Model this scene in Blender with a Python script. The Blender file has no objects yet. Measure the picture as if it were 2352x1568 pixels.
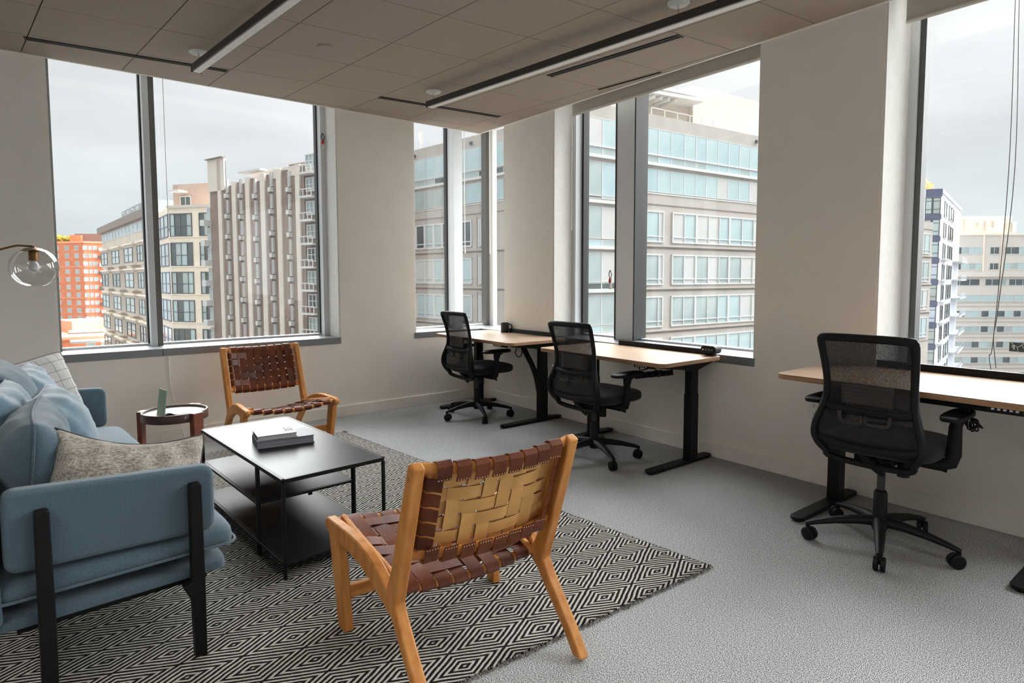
import bpy, bmesh, math, random
import numpy as np
from mathutils import Vector, Matrix
random.seed(7)
scene = bpy.context.scene
COL = scene.collection
R = math.radians

# ------------------------------------------------------------------ camera
F_PX, PITCH, ROLL, YAW = 1401.443432317217, 0.06622143311340274, -0.0022529358090647104, 0.6635311743774698
CAM = Vector((-3.9408483961706398, -5.577974961138682, 1.33))
PX, PY = 1172.1432858535934, 730.9606488534332
fw = Vector((math.sin(YAW) * math.cos(PITCH), math.cos(YAW) * math.cos(PITCH), -math.sin(PITCH)))
rt0 = Vector((math.cos(YAW), -math.sin(YAW), 0))
up0 = rt0.cross(fw)
rt = rt0 * math.cos(ROLL) + up0 * math.sin(ROLL)
up = -rt0 * math.sin(ROLL) + up0 * math.cos(ROLL)
cam = bpy.data.cameras.new('camera')
cam.sensor_width = 36.0
cam.sensor_fit = 'HORIZONTAL'
cam.lens = F_PX * 36.0 / 2352
cam.shift_x = (1176 - PX) / 2352
cam.shift_y = (PY - 784) / 2352
cam.clip_start = 0.05
cam.clip_end = 2000
camo = bpy.data.objects.new('camera', cam)
COL.objects.link(camo)
m = Matrix((rt, up, -fw)).transposed().to_4x4()
m.translation = CAM
camo.matrix_world = m
scene.camera = camo

# ------------------------------------------------------------------ view transform
scene.view_settings.view_transform = 'Standard'
scene.view_settings.look = 'None'
scene.view_settings.gamma = 1.0
scene.view_settings.use_curve_mapping = False
scene.view_settings.exposure = 0.0
scene.cycles.max_bounces = 10
scene.cycles.diffuse_bounces = 6
scene.cycles.glossy_bounces = 5
scene.cycles.transparent_max_bounces = 16
scene.cycles.transmission_bounces = 8
scene.cycles.caustics_reflective = False
scene.cycles.caustics_refractive = False
scene.cycles.sample_clamp_indirect = 6.0

# ------------------------------------------------------------------ sky (bright overcast)
SKY = 1.12
world = bpy.data.worlds.new('overcast_sky')
scene.world = world
world.use_nodes = True
nt = world.node_tree
nt.nodes.clear()
def wn(t, **k):
    n = nt.nodes.new(t)
    for a, b in k.items():
        setattr(n, a, b)
    return n
tc = wn('ShaderNodeTexCoord')
sep = wn('ShaderNodeSeparateXYZ')
nt.links.new(tc.outputs['Generated'], sep.inputs[0])
ramp = wn('ShaderNodeValToRGB')
cr = ramp.color_ramp
cr.elements[0].position = 0.0
cr.elements[0].color = (0.74, 0.80, 0.825, 1)
cr.elements[1].position = 1.0
cr.elements[1].color = (2.2, 2.2, 2.2, 1)
for p_, c_ in ((0.10, (0.765, 0.815, 0.84, 1)), (0.20, (0.82, 0.83, 0.855, 1)), (0.34, (0.92, 0.92, 0.94, 1)), (0.55, (1.35, 1.36, 1.38, 1))):
    e = cr.elements.new(p_)
    e.color = c_
nt.links.new(sep.outputs['Z'], ramp.inputs[0])
mp = wn('ShaderNodeMapping')
mp.inputs['Scale'].default_value = (1.6, 1.6, 6.0)
nt.links.new(tc.outputs['Generated'], mp.inputs[0])
nz = wn('ShaderNodeTexNoise')
nz.inputs['Scale'].default_value = 1.7
nz.inputs['Detail'].default_value = 4.0
nz.inputs['Roughness'].default_value = 0.45
nt.links.new(mp.outputs[0], nz.inputs['Vector'])
mr = wn('ShaderNodeMapRange')
mr.inputs['From Min'].default_value = 0.3
mr.inputs['From Max'].default_value = 0.7
mr.inputs['To Min'].default_value = 0.88
mr.inputs['To Max'].default_value = 1.12
nt.links.new(nz.outputs['Fac'], mr.inputs['Value'])
mul = wn('ShaderNodeVectorMath', operation='SCALE')
nt.links.new(ramp.outputs[0], mul.inputs[0])
nt.links.new(mr.outputs[0], mul.inputs['Scale'])
bg = wn('ShaderNodeBackground')
bg.inputs['Strength'].default_value = SKY
nt.links.new(mul.outputs[0], bg.inputs['Color'])
wo = wn('ShaderNodeOutputWorld')
nt.links.new(bg.outputs[0], wo.inputs['Surface'])

# ------------------------------------------------------------------ soft sun, and unseen fill lamps added behind the camera
def area(name, loc, sx, sy, power, rot=(0, 0, 0), col=(1, 0.95, 0.88)):
    l = bpy.data.lights.new(name, 'AREA')
    l.shape = 'RECTANGLE'
    l.size, l.size_y = sx, sy
    l.energy = power
    l.color = col
    l.spread = R(152)
    o = bpy.data.objects.new(name, l)
    o.location = loc
    o.rotation_euler = rot
    COL.objects.link(o)
    return o
sun = bpy.data.lights.new('sun_behind_cloud', 'SUN')
sun.energy = 28.5
sun.angle = R(110)
suno = bpy.data.objects.new('sun_behind_cloud', sun)
suno.rotation_euler = Vector((0.70, 0.38, 0.68)).to_track_quat('Z', 'Y').to_euler()
COL.objects.link(suno)
area('unseen_ceiling_fill', (-2.6, -6.0, 2.76), 0.5, 2.6, 16)  # added fill lamp out of view, no fixture hangs here
area('unseen_ceiling_fill', (-5.4, -4.6, 2.76), 0.5, 3.2, 45)  # second added fill lamp, also without a fixture
area('unseen_window_fill', (0.25, -8.0, 1.9), 2.2, 1.9, 70, (R(90), 0, R(90)), (0.93, 0.97, 1.03))  # added lamp in the unseen window, brightens the room beyond its daylight

# ------------------------------------------------------------------ helpers: colour and materials
def lin(c):
    return tuple(((v / 255) / 12.92 if v / 255 <= 0.04045 else ((v / 255 + 0.055) / 1.055) ** 2.4) for v in c)
MATS = {}
def mat(name, rgb, rough=0.6, metal=0.0, rgb2=None, scale=20.0, detail=3.0, bump=0.0, bscale=None, stretch=(1, 1, 1), coords='Object',
        spec=0.5, sheen=0.0, coat=0.0, lo=0.35, hi=0.65):
    if name in MATS:
        return MATS[name]
    mt = bpy.data.materials.new(name)
    mt.use_nodes = True
    t = mt.node_tree
    b = t.nodes['Principled BSDF']
    b.inputs['Roughness'].default_value = rough
    b.inputs['Metallic'].default_value = metal
    b.inputs['Specular IOR Level'].default_value = spec
    if sheen:
        b.inputs['Sheen Weight'].default_value = sheen
        b.inputs['Sheen Roughness'].default_value = 0.5
    if coat:
        b.inputs['Coat Weight'].default_value = coat
    c1 = (*lin(rgb), 1)
    c2 = (*lin(rgb2), 1) if rgb2 else tuple(min(1, v * 1.06) for v in c1[:3]) + (1,)
    co = t.nodes.new('ShaderNodeTexCoord')
    mpn = t.nodes.new('ShaderNodeMapping')
    mpn.inputs['Scale'].default_value = stretch
    t.links.new(co.outputs[coords], mpn.inputs[0])
    n = t.nodes.new('ShaderNodeTexNoise')
    n.inputs['Scale'].default_value = scale
    n.inputs['Detail'].default_value = detail
    t.links.new(mpn.outputs[0], n.inputs['Vector'])
    r = t.nodes.new('ShaderNodeValToRGB')
    r.color_ramp.elements[0].position = lo
    r.color_ramp.elements[1].position = hi
    r.color_ramp.elements[0].color = c1
    r.color_ramp.elements[1].color = c2
    t.links.new(n.outputs['Fac'], r.inputs[0])
    t.links.new(r.outputs[0], b.inputs['Base Color'])
    if bump:
        bn = t.nodes.new('ShaderNodeTexNoise')
        bn.inputs['Scale'].default_value = bscale or scale
        bn.inputs['Detail'].default_value = 2.0
        t.links.new(mpn.outputs[0], bn.inputs['Vector'])
        bu = t.nodes.new('ShaderNodeBump')
        bu.inputs['Strength'].default_value = bump
        bu.inputs['Distance'].default_value = 0.002
        t.links.new(bn.outputs['Fac'], bu.inputs['Height'])
        t.links.new(bu.outputs[0], b.inputs['Normal'])
    MATS[name] = mt
    return mt
def glass(name, tint=(1, 1, 1), refl=1.0, ior=1.5, rough=0.0):
    mt = bpy.data.materials.new(name)
    mt.use_nodes = True
    t = mt.node_tree
    t.nodes.clear()
    out = t.nodes.new('ShaderNodeOutputMaterial')
    tr = t.nodes.new('ShaderNodeBsdfTransparent')
    tr.inputs[0].default_value = (*tint, 1)
    gl = t.nodes.new('ShaderNodeBsdfGlossy')
    gl.inputs['Roughness'].default_value = rough
    lw = t.nodes.new('ShaderNodeLayerWeight')
    lw.inputs['Blend'].default_value = 0.5
    pw = t.nodes.new('ShaderNodeMath')
    pw.operation = 'POWER'
    pw.inputs[1].default_value = 5.0
    t.links.new(lw.outputs['Facing'], pw.inputs[0])
    ml = t.nodes.new('ShaderNodeMath')
    ml.operation = 'MULTIPLY_ADD'
    ml.inputs[1].default_value = 0.9 * refl
    ml.inputs[2].default_value = 0.035 * refl
    t.links.new(pw.outputs[0], ml.inputs[0])
    mx = t.nodes.new('ShaderNodeMixShader')
    t.links.new(ml.outputs[0], mx.inputs[0])
    t.links.new(tr.outputs[0], mx.inputs[1])
    t.links.new(gl.outputs[0], mx.inputs[2])
    t.links.new(mx.outputs[0], out.inputs[0])
    MATS[name] = mt
    return mt
M = {}
M['wall'] = mat('wall_paint', (238, 232, 224), 0.9, rgb2=(240, 235, 227), scale=6, bump=0.15, bscale=120)
M['ceil'] = mat('ceiling_tile_board', (164, 150, 136), 0.95, rgb2=(174, 160, 146), scale=260, bump=0.4, bscale=300)
M['ceilgap'] = mat('ceiling_grid_gap', (44, 40, 36), 0.9)
M['base'] = mat('baseboard_paint', (236, 231, 224), 0.7)
M['alu'] = mat('window_aluminium', (222, 226, 230), 0.45, 0.0, rgb2=(218, 222, 226), scale=3)
M['sill'] = mat('sill_aluminium', (140, 143, 147), 0.35, 0.45, rgb2=(135, 138, 142), scale=3)
M['gasket'] = mat('black_gasket', (44, 44, 43), 0.5)
M['darkalu'] = mat('dark_anodised_aluminium', (112, 109, 104), 0.45, 0.0)
M['reveal'] = mat('white_reveal_board', (232, 230, 226), 0.8)
M['shade'] = mat('roller_shade_fabric', (196, 190, 178), 0.9, rgb2=(204, 198, 186), scale=300)
M['glass'] = glass('window_glass', (0.97, 0.985, 0.98), 1.0)
M['clear'] = glass('clear_lamp_glass', (0.97, 0.97, 0.97), 1.3)
M['black'] = mat('black_plastic', (20, 20, 21), 0.5, rgb2=(22, 22, 23), scale=40, spec=0.22)
M['blackmetal'] = mat('black_powder_coated_metal', (15, 15, 16), 0.45, 0.0, rgb2=(17, 17, 18), scale=60, spec=0.22)
M['seatfab'] = mat('black_seat_fabric', (20, 19, 20), 0.95, rgb2=(30, 29, 30), scale=400, bump=0.5, bscale=500, sheen=0.1)
M['lum'] = mat('grey_lumbar_plastic', (52, 50, 50), 0.6, spec=0.3)
M['wood'] = mat('honey_oak', (176, 112, 52), 0.45, rgb2=(202, 140, 74), scale=5, detail=6, stretch=(6, 6, 1), spec=0.3)
M['woodx'] = mat('honey_oak_crossgrain', (178, 114, 54), 0.45, rgb2=(204, 142, 76), scale=5, detail=6, stretch=(1, 8, 8), spec=0.3)
M['leather'] = mat('brown_strap_leather', (76, 33, 14), 0.42, rgb2=(108, 54, 28), scale=9, detail=6, bump=0.12, bscale=90, spec=0.28)
M['tan'] = mat('raw_tan_leather_back', (198, 148, 84), 0.75, rgb2=(208, 158, 95), scale=14, detail=5)
M['rivet'] = mat('brass_rivet', (190, 160, 120), 0.35, 0.8)
M['blue'] = mat('blue_upholstery', (62, 81, 93), 0.95, rgb2=(80, 101, 114), scale=330, detail=2, bump=0.4, bscale=420, sheen=0.25, stretch=(1, 1, 1))
M['velvet'] = mat('blue_velvet', (78, 104, 120), 0.85, rgb2=(88, 114, 130), scale=30, sheen=0.45, bump=0.15, bscale=60)
M['heather'] = mat('heather_grey_linen', (120, 114, 106), 0.95, rgb2=(184, 178, 168), scale=190, detail=3, stretch=(0.35, 1, 2.2), bump=0.4, bscale=300)
M['darkwood'] = mat('walnut_dark', (46, 26, 18), 0.35, rgb2=(70, 38, 24), scale=6, detail=5, stretch=(1, 1, 7), coat=0.3)
M['redwood'] = mat('walnut_red', (96, 48, 28), 0.38, rgb2=(122, 62, 36), scale=6, detail=5, stretch=(1, 1, 7), coat=0.3)
M['traytop'] = mat('pale_tray_top', (166, 164, 161), 0.35, rgb2=(170, 168, 165), scale=3, spec=0.25)
M['blacktop'] = mat('satin_black_table_top', (20, 20, 21), 0.38, rgb2=(22, 22, 23), scale=5, spec=0.18)
M['brass'] = mat('aged_brass', (120, 88, 50), 0.35, 0.9, rgb2=(130, 98, 60), scale=12)
M['white'] = mat('white_plastic', (225, 224, 220), 0.5)
M['bulb'] = mat('frosted_bulb', (225, 225, 228), 0.4)
M['paper'] = mat('book_pages', (182, 182, 185), 0.9, rgb2=(192, 192, 195), scale=3, detail=6, stretch=(1, 1, 200))
M['greypaper'] = mat('book_pages_grey', (120, 122, 132), 0.9, rgb2=(150, 152, 162), scale=3, detail=6, stretch=(1, 1, 160))
M['bookcover'] = mat('grey_book_cover', (138, 140, 146), 0.5, spec=0.2)
M['bookspine'] = mat('dark_book_spine', (40, 40, 42), 0.5)
M['whitecover'] = mat('white_book_cover', (178, 178, 180), 0.45, spec=0.2)
M['green'] = mat('sage_green_cover', (146, 168, 146), 0.7)
M['red'] = mat('red_plastic', (190, 60, 40), 0.5)
M['orangeplastic'] = mat('orange_plastic', (205, 95, 50), 0.5)
M['mug'] = mat('dark_ceramic', (40, 41, 42), 0.45)
M['penddark'] = mat('pendant_housing', (54, 52, 50), 0.5, 0.0)
M['diffuser'] = mat('pendant_diffuser', (240, 238, 235), 0.6)
M['laminate_edge'] = mat('oak_laminate_edge', (150, 112, 80), 0.5, rgb2=(176, 138, 104), scale=4, detail=5, stretch=(1, 1, 20))
# oak laminate with coarse figure
M['laminate'] = mat('oak_laminate', (156, 131, 110), 0.36, rgb2=(174, 150, 130), scale=3.2, detail=7, stretch=(9, 0.7, 9), spec=0.15)

def mesh_mat():
    mt = bpy.data.materials.new('black_back_mesh')
    mt.use_nodes = True
    t = mt.node_tree
    b = t.nodes['Principled BSDF']
    b.inputs['Base Color'].default_value = (*lin((30, 27, 30)), 1)
    b.inputs['Roughness'].default_value = 0.8
    tr = t.nodes.new('ShaderNodeBsdfTransparent')
    mx = t.nodes.new('ShaderNodeMixShader')
    co = t.nodes.new('ShaderNodeTexCoord')
    n = t.nodes.new('ShaderNodeTexNoise')
    n.inputs['Scale'].default_value = 330
    t.links.new(co.outputs['Object'], n.inputs['Vector'])
    r = t.nodes.new('ShaderNodeMapRange')
    r.inputs['From Min'].default_value = 0.3
    r.inputs['From Max'].default_value = 0.7
    r.inputs['To Min'].default_value = 0.84
    r.inputs['To Max'].default_value = 0.99
    t.links.new(n.outputs['Fac'], r.inputs['Value'])
    t.links.new(r.outputs[0], mx.inputs[0])
    t.links.new(tr.outputs[0], mx.inputs[1])
    t.links.new(b.outputs[0], mx.inputs[2])
    t.links.new(mx.outputs[0], t.nodes['Material Output'].inputs[0])
    return mt
M['mesh'] = mesh_mat()

def carpet_mat():
    mt = bpy.data.materials.new('mottled_grey_carpet')
    mt.use_nodes = True
    t = mt.node_tree
    b = t.nodes['Principled BSDF']
    b.inputs['Roughness'].default_value = 1.0
    b.inputs['Specular IOR Level'].default_value = 0.1
    co = t.nodes.new('ShaderNodeTexCoord')
    mp_ = t.nodes.new('ShaderNodeMapping')
    mp_.inputs['Rotation'].default_value = (0, 0, R(6))
    mp_.inputs['Scale'].default_value = (1, 1.7, 1)
    t.links.new(co.outputs['Object'], mp_.inputs[0])
    n = t.nodes.new('ShaderNodeTexNoise')
    n.inputs['Scale'].default_value = 190
    n.inputs['Detail'].default_value = 3
    n.inputs['Roughness'].default_value = 0.7
    t.links.new(mp_.outputs[0], n.inputs['Vector'])
    r = t.nodes.new('ShaderNodeValToRGB')
    r.color_ramp.elements[0].position = 0.42
    r.color_ramp.elements[0].color = (*lin((70, 71, 72)), 1)
    r.color_ramp.elements[1].position = 0.57
    r.color_ramp.elements[1].color = (*lin((200, 202, 204)), 1)
    t.links.new(n.outputs['Fac'], r.inputs[0])
    n2 = t.nodes.new('ShaderNodeTexNoise')
    n2.inputs['Scale'].default_value = 2.5
    n2.inputs['Detail'].default_value = 2
    t.links.new(co.outputs['Object'], n2.inputs['Vector'])
    mrn = t.nodes.new('ShaderNodeMapRange')
    mrn.inputs['To Min'].default_value = 0.92
    mrn.inputs['To Max'].default_value = 1.06
    t.links.new(n2.outputs['Fac'], mrn.inputs['Value'])
    vm = t.nodes.new('ShaderNodeVectorMath')
    vm.operation = 'SCALE'
    t.links.new(r.outputs[0], vm.inputs[0])
    t.links.new(mrn.outputs[0], vm.inputs['Scale'])
    t.links.new(vm.outputs[0], b.inputs['Base Color'])
    bu = t.nodes.new('ShaderNodeBump')
    bu.inputs['Strength'].default_value = 0.5
    bu.inputs['Distance'].default_value = 0.003
    t.links.new(n.outputs['Fac'], bu.inputs['Height'])
    t.links.new(bu.outputs[0], b.inputs['Normal'])
    return mt
M['carpet'] = carpet_mat()

def rug_mat():
    mt = bpy.data.materials.new('black_and_white_diamond_weave')
    mt.use_nodes = True
    t = mt.node_tree
    b = t.nodes['Principled BSDF']
    b.inputs['Roughness'].default_value = 1.0
    b.inputs['Specular IOR Level'].default_value = 0.1
    uv = t.nodes.new('ShaderNodeUVMap')
    uv.uv_map = 'UVMap'
    # slight hand-weave waviness
    nn = t.nodes.new('ShaderNodeTexNoise')
    nn.inputs['Scale'].default_value = 3.0
    nn.inputs['Detail'].default_value = 2.0
    t.links.new(uv.outputs[0], nn.inputs['Vector'])
    sub = t.nodes.new('ShaderNodeVectorMath')
    sub.operation = 'SUBTRACT'
    sub.inputs[1].default_value = (0.5, 0.5, 0.5)
    t.links.new(nn.outputs['Color'], sub.inputs[0])
    sc_ = t.nodes.new('ShaderNodeVectorMath')
    sc_.operation = 'SCALE'
    sc_.inputs['Scale'].default_value = 0.07
    t.links.new(sub.outputs[0], sc_.inputs[0])
    ad = t.nodes.new('ShaderNodeVectorMath')
    ad.operation = 'ADD'
    t.links.new(uv.outputs[0], ad.inputs[0])
    t.links.new(sc_.outputs[0], ad.inputs[1])
    sp = t.nodes.new('ShaderNodeSeparateXYZ')
    t.links.new(ad.outputs[0], sp.inputs[0])
    def mth(op, a, b_=None, c=None):
        n = t.nodes.new('ShaderNodeMath')
        n.operation = op
        for i, v in enumerate((a, b_, c)):
            if v is None:
                continue
            if isinstance(v, (int, float)):
                n.inputs[i].default_value = v
            else:
                t.links.new(v, n.inputs[i])
        return n.outputs[0]
    # u, v in half diagonals; diamonds |u|+|v|<1 tile on (even,even) and (odd,odd) points
    fu = mth('PINGPONG', sp.outputs['X'], 1.0)
    fv = mth('PINGPONG', sp.outputs['Y'], 1.0)
    d = mth('ADD', fu, fv)
    dd = mth('PINGPONG', d, 1.0)
    w = mth('SINE', mth('MULTIPLY_ADD', dd, 2 * math.pi * 4.5, 1.6))
    fine = t.nodes.new('ShaderNodeTexNoise')
    fine.inputs['Scale'].default_value = 40.0
    fine.inputs['Detail'].default_value = 2.0
    t.links.new(uv.outputs[0], fine.inputs['Vector'])
    w2 = mth('ADD', w, mth('MULTIPLY', mth('SUBTRACT', fine.outputs['Fac'], 0.5), 1.6))
    r = t.nodes.new('ShaderNodeValToRGB')
    r.color_ramp.elements[0].position = 0.42
    r.color_ramp.elements[0].color = (*lin((28, 25, 26)), 1)
    r.color_ramp.elements[1].position = 0.72
    r.color_ramp.elements[1].color = (*lin((190, 187, 181)), 1)
    t.links.new(mth('MULTIPLY_ADD', w2, 0.5, 0.5), r.inputs[0])
    t.links.new(r.outputs[0], b.inputs['Base Color'])
    bu = t.nodes.new('ShaderNodeBump')
    bu.inputs['Strength'].default_value = 0.6
    bu.inputs['Distance'].default_value = 0.003
    t.links.new(w2, bu.inputs['Height'])
    t.links.new(bu.outputs[0], b.inputs['Normal'])
    return mt
M['rug'] = rug_mat()

def plaid_mat():
    mt = bpy.data.materials.new('grey_windowpane_check')
    mt.use_nodes = True
    t = mt.node_tree
    b = t.nodes['Principled BSDF']
    b.inputs['Roughness'].default_value = 0.95
    uv = t.nodes.new('ShaderNodeUVMap')
    uv.uv_map = 'UVMap'
    sp = t.nodes.new('ShaderNodeSeparateXYZ')
    t.links.new(uv.outputs[0], sp.inputs[0])
    outs = []
    for ax in ('X', 'Y'):
        a = t.nodes.new('ShaderNodeMath'); a.operation = 'MULTIPLY'; a.inputs[1].default_value = 8.0
        t.links.new(sp.outputs[ax], a.inputs[0])
        f_ = t.nodes.new('ShaderNodeMath'); f_.operation = 'FRACT'
        t.links.new(a.outputs[0], f_.inputs[0])
        l = t.nodes.new('ShaderNodeMath'); l.operation = 'LESS_THAN'; l.inputs[1].default_value = 0.055
        t.links.new(f_.outputs[0], l.inputs[0])
        outs.append(l.outputs[0])
    mx = t.nodes.new('ShaderNodeMath'); mx.operation = 'MAXIMUM'
    t.links.new(outs[0], mx.inputs[0]); t.links.new(outs[1], mx.inputs[1])
    r = t.nodes.new('ShaderNodeMix'); r.data_type = 'RGBA'
    r.inputs['A'].default_value = (*lin((172, 170, 168)), 1)
    r.inputs['B'].default_value = (*lin((112, 112, 114)), 1)
    t.links.new(mx.outputs[0], r.inputs['Factor'])
    t.links.new(r.outputs['Result'], b.inputs['Base Color'])
    return mt
M['plaid'] = plaid_mat()

# ------------------------------------------------------------------ helpers: geometry
class G:
    """collects vertices and faces, then links them as ONE mesh object"""
    def __init__(self):
        self.v, self.f, self.mi, self.cur = [], [], [], 0
    def add(self, vs, fs):
        o = len(self.v)
        self.v += [tuple(p) for p in vs]
        for q in fs:
            self.f.append(tuple(i + o for i in q))
            self.mi.append(self.cur)
        return self
    def box(self, c, s, rz=0.0, mx=None):
        x, y, z = s[0] / 2, s[1] / 2, s[2] / 2
        vs = [Vector(p) for p in ((-x, -y, -z), (x, -y, -z), (x, y, -z), (-x, y, -z), (-x, -y, z), (x, -y, z), (x, y, z), (-x, y, z))]
        rot = mx if mx is not None else Matrix.Rotation(rz, 3, 'Z')
        vs = [rot @ p + Vector(c) for p in vs]
        return self.add(vs, [(0, 3, 2, 1), (4, 5, 6, 7), (0, 1, 5, 4), (1, 2, 6, 5), (2, 3, 7, 6), (3, 0, 4, 7)])
    def bb(self, x0, x1, y0, y1, z0, z1):
        return self.box(((x0 + x1) / 2, (y0 + y1) / 2, (z0 + z1) / 2), (abs(x1 - x0), abs(y1 - y0), abs(z1 - z0)))
    def prism(self, poly, h0, h1, fn=lambda a, b, h: (a, b, h)):
        """polygon (a,b) extruded from h0 to h1; fn maps to xyz"""
        n = len(poly)
        vs = [fn(a, b, h0) for a, b in poly] + [fn(a, b, h1) for a, b in poly]
        fs = [tuple(range(n))[::-1], tuple(range(n, 2 * n))]
        for i in range(n):
            j = (i + 1) % n
            fs.append((i, j, n + j, n + i))
        return self.add(vs, fs)
    def tube(self, pts, r, n=8, closed=False, ry=None, cap=True, upv=None):
        """swept ellipse; r a number or list; ry second radius (along the binormal)"""
        P = [Vector(p) for p in pts]
        k = len(P)
        rr = r if isinstance(r, (list, tuple)) else [r] * k
        r2 = ry if isinstance(ry, (list, tuple)) else ([ry] * k if ry is not None else rr)
        vs = []
        prev = None
        for i in range(k):
            a = P[(i - 1) % k] if (closed or i > 0) else P[i]
            b = P[(i + 1) % k] if (closed or i < k - 1) else P[i]
            tg = (b - a).normalized()
            if upv is not None:
                nn = Vector(upv)
                nn = (nn - tg * nn.dot(tg)).normalized()
            elif prev is None:
                nn = tg.orthogonal().normalized()
            else:
                nn = (prev - tg * prev.dot(tg)).normalized()
            prev = nn
            bn = tg.cross(nn)
            for j in range(n):
                th = 2 * math.pi * j / n
                vs.append(P[i] + nn * (math.cos(th) * rr[i]) + bn * (math.sin(th) * r2[i]))
        fs = []
        m_ = k if closed else k - 1
        for i in range(m_):
            for j in range(n):
                a, b = i * n + j, i * n + (j + 1) % n
                c, d_ = ((i + 1) % k) * n + (j + 1) % n, ((i + 1) % k) * n + j
                fs.append((a, b, c, d_))
        if not closed and cap:
            fs.append(tuple(range(n))[::-1])
            fs.append(tuple(range((k - 1) * n, k * n)))
        return self.add(vs, fs)
    def lathe(self, prof, c=(0, 0, 0), n=24, closed=False, axis=None):
        """profile of (radius, height) about z (or axis matrix)"""
        mx = axis if axis is not None else Matrix.Identity(3)
        vs = []
        for (r_, h_) in prof:
            for j in range(n):
                th = 2 * math.pi * j / n
                vs.append(mx @ Vector((r_ * math.cos(th), r_ * math.sin(th), h_)) + Vector(c))
        k = len(prof)
        fs = []
        for i in range(k if closed else k - 1):
            for j in range(n):
                a, b = i * n + j, i * n + (j + 1) % n
                i2 = (i + 1) % k
                fs.append((a, b, i2 * n + (j + 1) % n, i2 * n + j))
        if not closed:
            if prof[0][0] > 1e-6:
                fs.append(tuple(range(n))[::-1])
            if prof[-1][0] > 1e-6:
                fs.append(tuple(range((k - 1) * n, k * n)))
        return self.add(vs, fs)
    def grid(self, fn, nu, nv):
        vs = [fn(i / nu, j / nv) for j in range(nv + 1) for i in range(nu + 1)]
        w = nu + 1
        fs = [(j * w + i, j * w + i + 1, (j + 1) * w + i + 1, (j + 1) * w + i) for j in range(nv) for i in range(nu)]
        return self.add(vs, fs)
    def mesh(self, name, mats, smooth=None, weld=True):
        me = bpy.data.meshes.new(name)
        me.from_pydata(self.v, [], self.f)
        for m_ in (mats if isinstance(mats, (list, tuple)) else [mats]):
            me.materials.append(m_)
        me.polygons.foreach_set('material_index', self.mi)
        if weld:
            bm = bmesh.new()
            bm.from_mesh(me)
            bmesh.ops.remove_doubles(bm, verts=bm.verts, dist=1e-5)
            bmesh.ops.recalc_face_normals(bm, faces=bm.faces)
            bm.to_mesh(me)
            bm.free()
        if smooth is not None:
            me.shade_smooth()
            me.set_sharp_from_angle(angle=R(smooth))
        me.update()
        return me
    def build(self, name, mats, parent=None, smooth=None, bevel=None, seg=2, weld=True, subsurf=0, mw=None):
        o = bpy.data.objects.new(name, self.mesh(name, mats, smooth, weld))
        COL.objects.link(o)
        if parent is not None:
            o.parent = parent
        if mw is not None:
            o.matrix_local = mw
        if bevel:
            md = o.modifiers.new('bevel', 'BEVEL')
            md.width = bevel
            md.segments = seg
            md.limit_method = 'ANGLE'
            md.angle_limit = R(30)
            md.use_clamp_overlap = True
        if subsurf:
            md = o.modifiers.new('subsurf', 'SUBSURF')
            md.levels = md.render_levels = subsurf
        return o
def tag(o, label, cat, group=None, kind=None):
    if label: o['label'] = label
    if cat: o['category'] = cat
    if group: o['group'] = group
    if kind: o['kind'] = kind
    return o
def thing(name, loc=(0, 0, 0), rz=0.0, label=None, cat=None, group=None, kind=None):
    o = bpy.data.objects.new(name, None)
    o.empty_display_size = 0.1
    COL.objects.link(o)
    o.location = loc
    o.rotation_euler = (0, 0, rz)
    return tag(o, label, cat, group, kind)
def structure(o):
    o['kind'] = 'structure'
    return o
def inst(mesh, name, parent, mw):
    o = bpy.data.objects.new(name, mesh)
    COL.objects.link(o)
    o.parent = parent
    o.matrix_local = mw
    return o
def copy_tree(o, parent=None):
    kids = list(o.children)
    c = o.copy()
    COL.objects.link(c)
    if parent is not None:
        c.parent = parent
    for k in kids:
        copy_tree(k, c)
    return c
def arc(cx, cy, r, a0, a1, n):
    return [(cx + r * math.cos(R(a0 + (a1 - a0) * i / n)), cy + r * math.sin(R(a0 + (a1 - a0) * i / n))) for i in range(n + 1)]
def rrect(x0, x1, y0, y1, r, n=5):
    return (arc(x1 - r, y1 - r, r, 0, 90, n) + arc(x0 + r, y1 - r, r, 90, 180, n) + arc(x0 + r, y0 + r, r, 180, 270, n) + arc(x1 - r, y0 + r, r, 270, 360, n))
def bez(p0, p1, p2, p3, n=8):
    out = []
    for i in range(n + 1):
        t = i / n
        a, b, c, d = (1 - t) ** 3, 3 * t * (1 - t) ** 2, 3 * t * t * (1 - t), t ** 3
        out.append(tuple(a * p0[k] + b * p1[k] + c * p2[k] + d * p3[k] for k in range(len(p0))))
    return out
def spline(P, n=6):
    """Catmull-Rom through the points"""
    P = [np.array(p, float) for p in P]
    Q = [2 * P[0] - P[1]] + P + [2 * P[-1] - P[-2]]
    out = []
    for i in range(1, len(Q) - 2):
        for k in range(n):
            t = k / n
            out.append(tuple(0.5 * ((2 * Q[i]) + (Q[i + 1] - Q[i - 1]) * t + (2 * Q[i - 1] - 5 * Q[i] + 4 * Q[i + 1] - Q[i + 2]) * t * t + (3 * Q[i] - Q[i - 1] - 3 * Q[i + 1] + Q[i + 2]) * t ** 3)))
    out.append(tuple(P[-1]))
    return out

# ================================================================== THE ROOM
HC = 2.911      # ceiling height
D = 0.36        # depth of the window recesses
structure(G().bb(-9, 0.0, -10, 0.0, -0.15, 0.0).build('floor', M['carpet']))
# left wall of the picture: plane y = 0, low wall and piers in one outline
SB, ST, TOP = 0.708, 0.7685, 3.14
wl = [(-9, 0), (D, 0), (D, SB), (-0.83, SB), (-0.83, TOP), (-1.64, TOP), (-1.64, SB), (-3.812, SB), (-3.812, TOP), (-9, TOP)]
structure(G().prism(wl, 0, D, lambda a, b, h: (a, h, b)).build('wall_left', M['wall']))
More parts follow.
